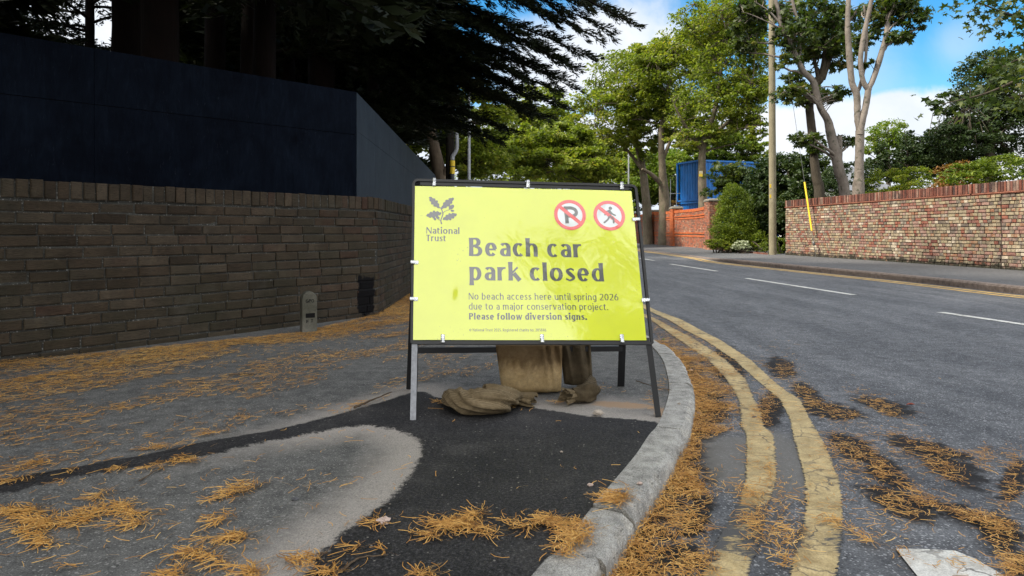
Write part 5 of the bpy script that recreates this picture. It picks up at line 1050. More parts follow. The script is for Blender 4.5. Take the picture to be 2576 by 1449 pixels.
sc_u = rgx.uniform(0, 1650, 700); sc_v = rgx.uniform(1000, 1449, 700); d_ = F * H / (sc_v - VH); sc_v = np.where(rgx.random(700) < 0.75, sc_v, rgx.uniform(1000, 1449, 700)); loose = np.stack([(sc_u - UC) * d_ / F, d_, np.full(700, 0.004)], 1)
ok_ = (loose[:, 0] < kerbx(loose[:, 1]) - 0.02) & ((sdpoly(loose[:, 0], loose[:, 1], tarw) < 0) | (rgx.random(700) < 0.18)); p2 = np.concatenate([p2, loose[ok_][:330]])
tag(needles('needle_litter', p2, '', 2, (0.022, 0.060), 0.0019, 0.005), kind='stuff')
GUT = [(1650, 862), (1700, 905), (1735, 960), (1750, 1010), (1738, 1078), (1692, 1155), (1640, 1232), (1597, 1292), (1530, 1402), (1470, 1460), (1420, 1560), (1760, 1560), (1770, 1449), (1790, 1380), (1770, 1320), (1800, 1250), (1760, 1205), (1768, 1110), (1850, 1080), (1860, 1040), (1850, 985), (1810, 930), (1760, 885), (1680, 848)]
def dens_gut(x, y):
    e = kerbx(y); d = x - e; return np.clip(np.exp(-np.clip(d, 0, 3) / 0.085) * 1.0 + clump(x, y, 7.0, 50, 0.46, 0.66) * 0.5, 0, 1)
p3 = scatter(GUT, 12000, ZR + 0.004, 5, dens_gut); pl3 = 0.7 + 2.6 * np.exp(-np.clip(p3[:, 0] - kerbx(p3[:, 1]), 0, 2) / 0.06)
tag(needles('needle_litter', p3, '', 5, (0.018, 0.052), 0.0020, 0.009, None, pl3), kind='stuff')
RDL = [(a, b, ra * 0.9, rb * 0.9, t, int(170 + ra * 1.5)) for a, b, ra, rb, t in ELL[:14]] + [(1930, 1000, 30, 90, 20, 300), (1935, 1190, 26, 60, 0, 90), (1960, 1260, 60, 60, 0, 200), (1960, 1330, 60, 70, 0, 280), (1870, 1240, 60, 26, 0, 160), (2110, 1310, 50, 26, 20, 90), (2170, 1345, 40, 16, 20, 80), (1900, 1150, 40, 90, 0, 60), (1800, 1200, 40, 40, 0, 60), (1985, 1400, 50, 50, 0, 110), (1880, 1330, 40, 50, 0, 110), (1755, 1420, 50, 40, 0, 200), (2290, 1400, 20, 40, -40, 26), (2100, 1130, 40, 40, 0, 120), (2480, 1150, 60, 30, 20, 160), (2420, 1420, 120, 30, 0, 40), (2250, 1320, 100, 40, 0, 60), (1880, 1000, 24, 70, 20, 60), (2150, 1200, 200, 120, 0, 160), (1930, 880, 120, 60, 40, 110)]
p4 = ell_pts(RDL, ZR + 0.008, 6, 0.85); p4 = p4[p4[:, 0] > kerbx(p4[:, 1]) + 0.03]
tag(needles('needle_litter', p4, '', 6, (0.018, 0.048), 0.0019, 0.006, None), kind='stuff')
p5 = scatter([(1648, 856), (1690, 868), (1740, 880), (1810, 930), (1840, 960), (1900, 960), (1860, 905), (1800, 860), (1720, 815), (1640, 790)], 900, ZR + 0.012, 9, lambda x, y: 0.25 + 0.75 * clump(x, y, 5, 60))
tag(needles('needle_litter', p5, '', 9, (0.03, 0.06), 0.0026, 0.006, None), kind='stuff')
# ================================================================ TREES AND SHRUBS
def leafquads(C, size, rg, up=0.5, flat=0.0):
    """one folded diamond leaf at every point of C"""
    n = len(C); N = rg.normal(0, 1, (n, 3)); N[:, 2] = np.abs(N[:, 2]) + up; N /= np.linalg.norm(N, axis=1)[:, None]
    a = rg.normal(0, 1, (n, 3)); a -= N * (a * N).sum(1)[:, None]; a /= np.linalg.norm(a, axis=1)[:, None]; b = np.cross(N, a)
    s = size * rg.uniform(0.55, 1.25, n)[:, None]
    V = np.stack([C - a * s * 0.5, C + b * s * 0.30 + N * s * 0.06, C + a * s * 0.5 - N * s * 0.10, C - b * s * 0.30 + N * s * 0.06], 1)
    return V.reshape(-1, 3), (np.arange(n)[:, None] * 4 + np.array([[0, 1, 2, 3]]))
def lobedleaves(C, size, rg, up=0.4):
    """maple-like leaves: five pointed lobes each"""
    n = len(C); N = rg.normal(0, 1, (n, 3)); N[:, 2] = np.abs(N[:, 2]) + up; N /= np.linalg.norm(N, axis=1)[:, None]
    a = rg.normal(0, 1, (n, 3)); a[:, 2] -= 0.4; a -= N * (a * N).sum(1)[:, None]; a /= np.linalg.norm(a, axis=1)[:, None]; b = np.cross(N, a); s = size * rg.uniform(0.6, 1.2, n)[:, None]
    out = []
    prof = [(0, 0.0)] + [(t, r) for t, r in ((-110, .42), (-80, .30), (-52, .62), (-26, .34), (0, .78), (26, .34), (52, .62), (80, .30), (110, .42))]
    for t, r in prof: out.append(C + s * r * (a * math.cos(R(t)) + b * math.sin(R(t))) - N * s * 0.16 * r * r)
    V = np.stack(out, 1); q = np.array([[0, 1, 2, 3], [0, 3, 4, 5], [0, 5, 6, 7], [0, 7, 8, 9]])
    return V.reshape(-1, 3), (np.arange(n)[:, None, None] * 10 + q[None]).reshape(-1, 4)
def blob_points(blobs, n, rg, shell=0.55, sub=0.28, m=26):
    """leaf positions in clumps spread through ellipsoids [(centre, radii)], more of them towards the outside, with gaps"""
    vol = np.array([np.prod(r) ** (2 / 3) for _, r in blobs]); vol = vol / vol.sum(); out = []; cl = []
    for (c, r), w in zip(blobs, vol):
        k = max(3, int(m * w * len(blobs))); d = rg.normal(0, 1, (k, 3)); d /= np.linalg.norm(d, axis=1)[:, None]; rad = (shell + (1 - shell) * rg.random(k) ** 0.6) * (1 + rg.normal(0, 0.06, k))
        cc = np.array(c) + d * rad[:, None] * np.array(r); cl.append(cc); kk = rg.integers(0, k, int(n * w)); sz = np.array(r) * sub * rg.uniform(0.6, 1.3, k)[kk][:, None]
        q = rg.normal(0, 1, (len(kk), 3)); q /= (np.linalg.norm(q, axis=1)[:, None] + 1e-6); q *= rg.random(len(kk))[:, None] ** 0.42; q[:, 2] *= 0.6
        out.append(cc[kk] + q * sz)
    return np.concatenate(out), np.concatenate(cl)
def limb(mb, a, b, r0, r1, rg, sag=0.12, n=7, ns=6, mi=0):
    a = np.array(a, float); b = np.array(b, float); L = np.linalg.norm(b - a); m = (a + b) / 2 + np.array([rg.normal(0, .08), rg.normal(0, .08), sag]) * L; t = np.linspace(0, 1, n)[:, None]
    p = (1 - t) ** 2 * a + 2 * t * (1 - t) * m + t * t * b; p[1:-1] += rg.normal(0, 0.012 * L, (n - 2, 3)); tube(mb, p, np.linspace(r0, r1, n), ns, mi, cap=False); return p
def tree(name, label, cat, trunk, rad, blobs, nleaf, size, lmat, bmat, seed, group=None, nlimb=9, shell=0.55, sub=0.28, clumps=40, kind=leafquads, up=0.5, extra=None, from_=0.45, crown='crown', twig=0.022):
    """trunk: list of points; blobs: ellipsoids of the crown; limbs run from the trunk to the leaf clumps"""
    rg = np.random.default_rng(seed); r = thing(name, label, cat, group); tp = crom(np.array(trunk, float), 6); rr = np.interp(np.linspace(0, 1, len(tp)), np.linspace(0, 1, len(rad)), rad)
    C, cl = blob_points(blobs, nleaf, rg, shell, sub, clumps); mb = MB(); tube(mb, tp, rr, 14, jit=0.025, rng=rg)
    for ex in extra or []:
        ep = crom(np.array(ex[0], float), 5); tube(mb, ep, np.interp(np.linspace(0, 1, len(ep)), np.linspace(0, 1, len(ex[1])), ex[1]), 10, jit=0.03, rng=rg); tp = np.concatenate([tp, ep]); rr = np.concatenate([rr, np.interp(np.linspace(0, 1, len(ep)), np.linspace(0, 1, len(ex[1])), ex[1])])
    ok = np.arange(len(tp)) >= int(len(tp) * from_ * (0 if extra else 1)); zmin = tp[:, 2].max() * from_ * 0.8
    cand = tp[ok & (tp[:, 2] > zmin)] if (ok & (tp[:, 2] > zmin)).any() else tp[-3:]; cr = rr[ok & (tp[:, 2] > zmin)] if (ok & (tp[:, 2] > zmin)).any() else rr[-3:]
    # main limbs first, then twigs to every clump from the nearest limb
    pool = [cand]; pr = [cr * 0.5]; sel = rg.choice(len(cl), min(nlimb, len(cl)), replace=False)
    for i in sel:
        d = np.linalg.norm(cand - cl[i], axis=1) + np.maximum(0, cand[:, 2] - cl[i][2] + 0.4) * 3; j = np.argmin(d); p = limb(mb, cand[j], cl[i], min(cr[j] * 0.6, 0.10 * (0.3 + 0.2 * d[j])), twig, rg, 0.05); pool.append(p); pr.append(np.full(len(p), 0.03))
    pool = np.concatenate(pool)
    for i in range(len(cl)):
        if i in sel: continue
        d = np.linalg.norm(pool - cl[i], axis=1); j = np.argmin(d + rg.random(len(d)) * 0.3)
        if d[j] < 4: limb(mb, pool[j], cl[i], twig, twig * 0.35, rg, 0.08, 5, 4)
    mb.build('trunk', bmat, r, True)
    V, Fs = kind(C, size, rg, up); m = MB(); m.add(V, Fs); m.build(crown, lmat, r); return r
def shrub(name, label, cat, blobs, n, size, mat, seed, group=None, shell=0.75, sub=0.26, clumps=60, kind=leafquads, stems=5):
    rg = np.random.default_rng(seed); C, cl = blob_points(blobs, n, rg, shell, sub, clumps); C[:, 2] = np.maximum(C[:, 2], 0.03); r = thing(name, label, cat, group); mb = MB()
    for i in rg.choice(len(cl), min(stems + 6, len(cl)), replace=False):
        b = blobs[rg.integers(len(blobs))][0]; limb(mb, [b[0] + rg.normal(0, .1), b[1] + rg.normal(0, .1), -0.05], cl[i], 0.03, 0.01, rg, 0.1, 6, 5)
    mb.build('stems', M_barkd, r); V, Fs = kind(C, size, rg); m = MB(); m.add(V, Fs); m.build('foliage', mat, r); return r
def B(u, v, d, ru, rv, dep): p = P(u, v, d); return (p, (ru * d / F, dep, rv * d / F))
def gp(u, d): return [(u - UC) * d / F, d, -0.1]

# --- broadleaf trees beyond the bend
def pts(lst, d): return [P(u, v, d + (o if len(t) else 0)) for (u, v, *t), o in zip(lst, [0] * len(lst))]
GRP = 'broadleaf trees along the bend'
tree('broadleaf_tree', 'big broadleaf tree with a leaning trunk, left of the straight trunk', 'tree', [gp(1632, 44), P(1625, 500, 44), P(1612, 400, 44), P(1585, 310, 44), P(1560, 240, 44)], [0.34, 0.26, 0.2, 0.14, 0.06],
     [B(1520, 300, 43, 105, 80, 2.4), B(1590, 215, 44, 110, 90, 2.6), B(1480, 370, 42, 70, 55, 1.8), B(1640, 330, 43, 60, 60, 2)], 26000, 0.20, L_mid, M_barkm, 41, GRP, 18, 0.5, 0.25, 84, extra=[([P(1618, 430, 44), P(1570, 370, 43.5), P(1500, 320, 43)], [0.12, 0.08, 0.03])])
tree('broadleaf_tree', 'tall broadleaf tree with a straight grey trunk right behind the orange wall', 'tree', [gp(1672, 41), P(1671, 500, 41), P(1666, 420, 41), P(1664, 330, 41), P(1680, 230, 41), P(1700, 130, 41)], [0.38, 0.30, 0.2, 0.17, 0.12, 0.05],
     [B(1700, 180, 41, 120, 95, 2.6), B(1760, 110, 41, 75, 60, 2.2), B(1640, 150, 42, 60, 50, 2), B(1720, 300, 41, 90, 60, 2.2), B(1610, 260, 42, 70, 60, 2)], 29000, 0.20, L_mid, M_barkm, 42, GRP, 18, 0.5, 0.25, 90,
     extra=[([P(1670, 470, 41), P(1640, 440, 40.7), P(1615, 425, 40.5)], [0.16, 0.12, 0.07]), ([P(1668, 400, 41), P(1700, 320, 40.8), P(1730, 240, 40.6)], [0.12, 0.08, 0.03])])
tree('broadleaf_tree', 'broadleaf tree with a mottled trunk in front of the blue containers', 'tree', [gp(1768, 36), P(1768, 500, 36), P(1766, 430, 36), P(1770, 360, 36), P(1800, 270, 36), P(1815, 170, 36)], [0.26, 0.22, 0.2, 0.16, 0.11, 0.05],
     [B(1830, 150, 36, 90, 110, 2.2), B(1790, 280, 36, 95, 75, 2), B(1870, 250, 35.5, 60, 90, 1.8), B(1800, 50, 36, 110, 55, 2.2), B(1750, 350, 36, 70, 30, 1.6), B(1880, 60, 36, 60, 60, 1.8), B(1900, 330, 35, 36, 40, 1.2), B(1905, 180, 35.5, 34, 110, 1.2)], 30000, 0.18, L_mid, M_barkm, 43, GRP, 22, 0.45, 0.25, 100,
     extra=[([P(1768, 380, 36), P(1720, 310, 35.6), P(1690, 250, 35.5)], [0.12, 0.07, 0.03]), ([P(1775, 350, 36), P(1840, 300, 35.7), P(1890, 240, 35.5)], [0.11, 0.07, 0.03])])
tree('broadleaf_tree', 'low spreading broadleaf tree just above the middle of the yellow sign', 'tree', [gp(1500, 38), P(1498, 430, 38), P(1480, 380, 38)], [0.2, 0.15, 0.07], [B(1380, 410, 37, 90, 50, 2), B(1480, 420, 38, 80, 50, 2), B(1330, 370, 38, 70, 60, 2), B(1420, 350, 39, 80, 50, 2)], 20000, 0.24, L_mid, M_barkd, 44, GRP, 10, 0.45, 0.30, 55, from_=0.3)
tree('broadleaf_tree', 'pale green broadleaf tree behind the slim grey street lamp', 'tree', [gp(1300, 48), P(1300, 430, 48), P(1310, 350, 48), P(1330, 260, 48)], [0.3, 0.24, 0.17, 0.06], [B(1300, 330, 48, 110, 70, 3), B(1360, 270, 48, 70, 55, 2.4), B(1230, 380, 47, 80, 60, 2.6), B(1400, 330, 49, 70, 70, 2.4), B(1270, 440, 46, 110, 50, 2.4), B(1430, 400, 48, 80, 60, 2.4)], 30000, 0.25, L_mid, M_barkp, 45, GRP, 12, 0.5, 0.30, 60, from_=0.3)
tree('broadleaf_tree', 'dark shaded broadleaf tree behind the end of the navy hoarding', 'tree', [gp(1150, 34), P(1165, 430, 34), P(1200, 330, 34), P(1220, 230, 34)], [0.26, 0.2, 0.14, 0.05], [B(1210, 400, 33, 90, 60, 2), B(1120, 350, 34, 90, 60, 2), B(1190, 280, 34, 110, 60, 2.2), B(1060, 330, 35, 90, 80, 2.2)], 20000, 0.22, L_mid, M_barkd, 46, GRP, 12, 0.5, 0.30, 55, from_=0.3)
tree('broadleaf_tree', 'light yellow green tree low behind the trunks and thin fence rails', 'tree', [gp(1690, 54), P(1690, 480, 54), P(1690, 440, 54)], [0.2, 0.14, 0.06], [B(1690, 450, 54, 70, 75, 2), B(1640, 450, 55, 60, 70, 2), B(1600, 500, 55, 60, 40, 2)], 20000, 0.24, L_lite, M_barkd, 47, GRP, 8, 0.4, 0.32, 45, from_=0.2)
tree('broadleaf_tree', 'light green tree crown showing above the blue containers', 'tree', [gp(1850, 56), P(1850, 440, 56), P(1850, 400, 56)], [0.25, 0.18, 0.06], [B(1850, 375, 56, 60, 48, 2), B(1895, 390, 56, 40, 36, 2), B(1790, 370, 56, 60, 55, 2), B(1730, 400, 57, 50, 40, 2)], 16000, 0.26, L_lite, M_barkd, 48, GRP, 8, 0.4, 0.32, 45, from_=0.2)
tree('broadleaf_tree', 'distant bushy tree between the low spreading tree and the leaning trunk', 'tree', [gp(1560, 62), P(1560, 480, 62), P(1560, 400, 62)], [0.3, 0.2, 0.07], [B(1540, 460, 62, 110, 70, 3), B(1440, 470, 62, 90, 60, 3), B(1600, 420, 62, 60, 60, 3)], 15000, 0.32, L_mid, M_barkd, 49, GRP, 8, 0.45, 0.30, 50, from_=0.3)
tree('far_tree', 'soft yellow green far tree above the gap in the right hand shrubs', 'tree', [gp(2235, 75), P(2235, 420, 75), P(2235, 330, 75)], [0.3, 0.22, 0.06], [B(2235, 340, 75, 46, 42, 2.4), B(2265, 365, 75, 30, 30, 2), B(2205, 375, 75, 26, 26, 2)], 5200, 0.30, L_lite, M_barkd, 50, None, 8, 0.35, 0.34, 34, from_=0.3)
sg_ = thing('warning_notice', 'small yellow and white notice fixed on the mottled trunk', 'notice'); c_ = P(1763, 437, 35.72); mb = MB(); mb.add(boxv([-.09, -.008, -.14], [.09, .008, .14]) + c_, BF); mb.build('plate', M_pyel, sg_); mb = MB(); mb.add(boxv([-.08, -.011, 0.0], [.08, -.009, .13]) + c_, BF); mb.build('symbol_field', M_render, sg_)
mb = MB(); mb.add(np.array([[-.05, -.0125, .02], [.05, -.0125, .02], [0, -.0125, .11]]) + c_, [[0, 1, 2]]); mb.build('warning_triangle', M_pyel, sg_)

# --- trees behind the right wall (measured on an enlarged detail)
z6 = lambda a, b, d: P(a * 0.34566 + 1699.4, b * 0.34566, d)
def seg6(lst, d): return [z6(a, b, d) for a, b in lst]
w6 = lambda px, d: px * 0.34566 * d / F / 2
def b6(a, b, d, ra, rb, dep): return B(a * 0.34566 + 1699.4, b * 0.34566, d, ra * 0.34566, rb * 0.34566, dep)
dA, dB, dD = 21.8, 21.0, 24.5
GR2 = 'lopped maples behind the brick wall'
tree('maple_tree', 'pale lopped maple with a sawn stub, leaning left behind the brick wall', 'tree', [[z6(1225, 1395, dA)[0] + .05, dA, -0.1]] + seg6([(1228, 1395), (1192, 1250), (1162, 1110), (1125, 950), (1105, 870), (1058, 790), (1030, 690), (1000, 590), (930, 520), (888, 430), (828, 300), (772, 190), (742, 60), (715, -70)], dA), [w6(x, dA) for x in (85, 76, 74, 74, 64, 52, 48, 46, 46, 44, 36, 32, 30, 28, 22)],
     [b6(860, 250, dA, 130, 150, 0.8), b6(540, 180, dA + .8, 110, 120, 0.7), b6(560, 50, dA + .6, 110, 90, 0.8), b6(520, 320, dA + 1, 90, 80, .7), b6(770, 80, dA + .4, 60, 90, .6), b6(840, 660, dA - .4, 130, 70, .7), b6(1160, 690, dA, 80, 60, .6), b6(930, 1010, dA - .3, 110, 50, .6), b6(1240, 1020, dA + .5, 70, 50, .5), b6(800, 440, dA, 80, 50, .6)], 2600, 0.20, L_maple, M_barkp, 61, GR2, 20, 0.3, 0.36, 34, lobedleaves, 0.4,
     extra=[([z6(1185, 1250, dA), z6(1192, 1120, dA + .05), z6(1190, 992, dA + .1)], [w6(40, dA), w6(44, dA), w6(42, dA)]), (seg6([(775, 190), (690, 90), (590, 20)], dA), [w6(20, dA), w6(13, dA), w6(6, dA)]), (seg6([(790, 220), (690, 170), (560, 110), (480, 85)], dA), [w6(14, dA), w6(9, dA), w6(6, dA), w6(3, dA)]), (seg6([(900, 440), (905, 250), (870, 90), (840, -40)], dA + .3), [w6(26, dA), w6(24, dA), w6(22, dA), w6(20, dA)])], twig=0.016)
tree('maple_tree', 'pale maple forking low into upright stems behind the brick wall', 'tree', [[z6(1330, 1390, dB)[0], dB, -0.1]] + seg6([(1330, 1390), (1336, 1290), (1338, 1150), (1342, 950)], dB), [w6(x, dB) for x in (92, 84, 66, 60, 62)],
     [b6(1690, 120, dB, 130, 130, .7), b6(1620, 280, dB, 110, 60, .6), b6(1450, 120, dB + .6, 110, 150, .8), b6(1330, 330, dB + .8, 90, 100, .7), b6(1400, 480, dB, 50, 40, .4), b6(1600, 40, dB, 150, 70, .8)], 1750, 0.20, L_maple, M_barkp, 62, GR2, 14, 0.3, 0.36, 26, lobedleaves, 0.4,
     extra=[(seg6([(1340, 960), (1325, 860), (1322, 760), (1316, 680), (1284, 600), (1266, 420), (1252, 200), (1262, -60)], dB), [w6(x, dB) for x in (48, 46, 46, 50, 44, 44, 36, 32)]), (seg6([(1342, 980), (1362, 860), (1385, 770), (1402, 660), (1402, 640)], dB - .05), [w6(x, dB) for x in (50, 50, 46, 44, 46)]),
            (seg6([(1402, 655), (1362, 580), (1346, 430), (1372, 250), (1410, 80), (1436, -60)], dB - .05), [w6(x, dB) for x in (40, 36, 36, 34, 32, 26)]), (seg6([(1402, 650), (1440, 570), (1482, 440), (1530, 270), (1550, 100), (1565, -60)], dB - .05), [w6(x, dB) for x in (40, 38, 42, 36, 34, 30)]),
            (seg6([(1320, 680), (1350, 600), (1384, 420), (1390, 200), (1372, 40)], dB + .15), [w6(x, dB) for x in (28, 26, 20, 18, 14)]), (seg6([(1545, 180), (1640, 190), (1700, 240), (1760, 200)], dB), [w6(8, dB), w6(6, dB), w6(5, dB), w6(3, dB)])], twig=0.014, from_=0.0)
tree('maple_tree', 'dark trunked maple standing behind the pale leaning one', 'tree', [[z6(1050, 1420, dD)[0], dD, -0.1]] + seg6([(1048, 1420), (1025, 1290), (1008, 1150), (992, 950), (975, 780), (985, 660), (1040, 585), (1060, 560)], dD), [w6(x, dD) for x in (80, 76, 68, 60, 62, 58, 56, 66, 60)],
     [b6(1060, 120, dD, 160, 150, .9), b6(1120, 300, dD, 140, 140, .9), b6(960, 330, dD, 120, 140, .9), b6(850, 130, dD, 120, 140, .9), b6(1240, 180, dD + .4, 110, 140, .8), b6(960, 700, dD - .3, 150, 70, .8), b6(1020, 1060, dD, 90, 70, .6), b6(880, 560, dD, 90, 40, .6), b6(1200, 470, dD, 80, 50, .6)], 3900, 0.21, L_maple, M_barkd, 63, GR2, 20, 0.35, 0.34, 46, lobedleaves, 0.4,
     extra=[(seg6([(1055, 575), (1085, 420), (1095, 200), (1080, -30)], dD), [w6(x, dD) for x in (42, 36, 32, 26)]), (seg6([(1065, 575), (1130, 400), (1180, 290), (1240, 190), (1345, 40)], dD), [w6(x, dD) for x in (48, 40, 30, 22, 14)]), (seg6([(1040, 575), (1015, 460), (985, 330), (960, 120)], dD), [w6(x, dD) for x in (30, 24, 18, 14)]), (seg6([(1130, 400), (1145, 250), (1150, 60)], dD), [w6(x, dD) for x in (30, 26, 20)])], twig=0.016, from_=0.2)
# sawn top of the stub
mb = MB(); cst = z6(1190, 990, dA + .1); mb.add([cst + np.array([math.cos(a) * w6(41, dA), math.sin(a) * w6(41, dA), 0.006]) for a in np.linspace(0, 2 * np.pi, 14, endpoint=False)], [list(range(14))])
stub = mb.build('sawn_face', M_cutw, bpy.data.objects['maple_tree'])

# --- dark evergreens and shrubs on the right
GE = 'evergreens behind the brick wall'
tree('evergreen_tree', 'tall dark evergreen at the right edge above the brick wall', 'tree', [gp(2490, 26), P(2490, 400, 26), P(2488, 250, 26), P(2490, 150, 26)], [0.22, 0.17, 0.10, 0.03], [B(2490, 200, 26, 70, 75, 1.3), B(2480, 300, 26, 100, 70, 1.5), B(2420, 350, 25.5, 80, 55, 1.3), B(2550, 330, 26, 60, 90, 1.4), B(2540, 200, 27, 50, 70, 1.2), B(2395, 260, 26, 45, 30, 1.0)], 24000, 0.13, L_dark, M_barkd, 71, GE, 14, 0.45, 0.30, 75, twig=0.016)
tree('evergreen_tree', 'dark rounded holly bush tree left of the tall evergreen', 'tree', [gp(2370, 28), P(2370, 460, 28), P(2370, 400, 28)], [0.16, 0.12, 0.05], [B(2370, 390, 28, 75, 55, 1.5), B(2300, 420, 28.5, 50, 45, 1.3), B(2440, 420, 27.5, 60, 50, 1.3), B(2330, 350, 28, 40, 30, 1)], 17000, 0.12, L_dark, M_barkd, 72, GE, 10, 0.45, 0.30, 60, from_=0.3, twig=0.014)
tree('evergreen_tree', 'thin dark sapling beside the forked pale maple', 'tree', [gp(2285, 27), P(2285, 440, 27), P(2282, 370, 27), P(2275, 330, 27)], [0.06, 0.05, 0.03, 0.01], [B(2280, 390, 27, 34, 45, .8), B(2240, 430, 27, 40, 34, .8), B(2210, 400, 27, 24, 40, .7)], 3600, 0.13, L_dark, M_barkd, 73, GE, 8, 0.35, 0.34, 30, from_=0.2, twig=0.012)
shrub('shrub', 'fresh green shrub along the top of the brick wall at the right edge', 'shrub', [B(2530, 430, 16.5, 80, 42, .9), B(2450, 445, 17.5, 70, 36, .8), (np.array([12.2, 15.0, 1.6]), (0.8, 1.2, 0.9))], 14000, 0.075, L_lite if False else L_yew, 74, 'shrubs behind the brick wall', 0.55, 0.28, 70)
shrub('shrub', 'rusty brown and green shrub on the brick wall left of the fresh green one', 'shrub', [B(2405, 440, 19, 50, 36, .8), (np.array([11.6, 19.2, 1.4]), (0.7, 0.9, 0.8))], 5000, 0.075, L_rust, 75, 'shrubs behind the brick wall', 0.5, 0.3, 40)
shrub('shrub', 'mid green shrub right of the forked pale trunk behind the wall', 'shrub', [B(2300, 450, 21.5, 70, 36, .9), B(2230, 460, 22.5, 50, 34, .9), (np.array([11.8, 22.0, 1.2]), (1.2, 0.9, 0.9))], 9000, 0.085, L_mid, 76, 'shrubs behind the brick wall', 0.55, 0.28, 60)
shrub('shrub', 'dark shrub filling the space between the pale maple trunks', 'shrub', [B(2135, 455, 25.5, 50, 50, .9), B(2080, 470, 26.5, 40, 45, .9), B(2190, 440, 26, 36, 40, .8), (np.array([11.6, 25.6, 1.1]), (1.6, 0.8, 1.1))], 10000, 0.10, L_dark, 77, 'shrubs behind the brick wall', 0.6, 0.28, 60)
shrub('hedge', 'large dark green laurel thicket behind the wooden telegraph pole', 'hedge', [B(1960, 480, 29.5, 75, 85, 1.3), B(2020, 450, 29, 60, 60, 1.2), B(1915, 540, 29, 50, 70, 1.2), B(1980, 570, 28.5, 70, 60, 1.1), B(1908, 480, 30.5, 40, 50, 1.0), B(2010, 540, 27.5, 50, 90, 0.9)], 42000, 0.16, L_dark, 78, None, 0.7, 0.24, 130, stems=10)
shrub('shrub', 'rounded golden green yew bush beside the orange wall', 'shrub', [B(1845, 575, 27.8, 52, 56, .9), B(1846, 595, 27.8, 44, 40, .7), B(1848, 525, 27.8, 40, 48, .75), B(1868, 598, 27.6, 44, 32, .7), B(1842, 492, 27.8, 22, 32, .5)], 44000, 0.06, L_yew, 79, None, 0.80, 0.27, 240)
shrub('shrub', 'low trailing dark green shrub at the foot of the yew bush', 'shrub', [B(1800, 613, 27.2, 26, 12, .4), B(1830, 618, 26.8, 20, 9, .35)], 3200, 0.07, L_mid, 80, None, 0.6, 0.3, 40)
shrub('shrub', 'small variegated pale leaved shrub by the brick edging', 'shrub', [B(1862, 617, 26.3, 20, 12, .3), B(1880, 625, 26.1, 10, 7, .2)], 1500, 0.07, L_pale, 81, None, 0.6, 0.3, 30)
shrub('shrub', 'little dark shrub between the wooden pole and the wall end', 'shrub', [B(1962, 618, 25.2, 16, 22, .3), B(1925, 622, 25.6, 14, 14, .3), B(1905, 605, 27, 26, 26, .5)], 3800, 0.06, L_yew, 82, None, 0.6, 0.3, 40)
shrub('shrub', 'rusty brown shrub behind the thin fence rails', 'shrub', [B(1704, 512, 47.5, 14, 14, .5)], 900, 0.10, L_rust, 83, None, 0.6, 0.3, 24)
# maple branch hanging into the picture at the top right
rg = np.random.default_rng(91); mr = thing('maple_tree', 'overhanging maple branches in the top right corner', 'tree'); mb = MB(); d0 = 12.0
tr0 = np.array([12.6, 11.5, 0]); tube(mb, crom([[12.6, 11.5, -0.1], [12.5, 11.5, 2.5], [12.2, 11.6, 5.0], [12.4, 11.7, 7.5]], 5), np.linspace(0.2, 0.08, 16), 12, jit=0.03, rng=rg)
brs = [([P(2700, 150, d0), P(2600, 60, d0), P(2520, 30, d0), P(2460, 5, d0)], 90), ([P(2720, 60, d0), P(2620, 130, d0), P(2560, 150, d0), P(2520, 170, d0)], 70), ([P(2720, 120, d0), P(2650, 180, d0 - .5), P(2576, 195, d0 - .5), P(2480, 235, d0 - .5), P(2370, 262, d0 - .5)], 70), ([P(2720, -40, d0), P(2600, -30, d0), P(2500, -20, d0), P(2440, -10, d0)], 60), ([P(2720, 200, d0), P(2640, 250, d0), P(2570, 240, d0), P(2530, 250, d0)], 50)]
Cl = []
for b_, n_ in brs:
    q = crom(np.array([[12.3, 11.6, b_[0][2] + 0.5]] + [np.array(x) for x in b_]), 6); tube(mb, q, np.linspace(0.05, 0.008, len(q)), 6, cap=False)
    k = rg.integers(len(q) // 3, len(q), n_ * 3); Cl.append(q[k] + rg.normal(0, 1, (n_ * 3, 3)) * [0.26, 0.3, 0.13] - [0, 0, 0.05])
mb.build('trunk', M_barkd, mr, True); V, Fs = lobedleaves(np.concatenate(Cl), 0.14, rg, 0.5); mb = MB(); mb.add(V, Fs); mb.build('crown', L_maple, mr)

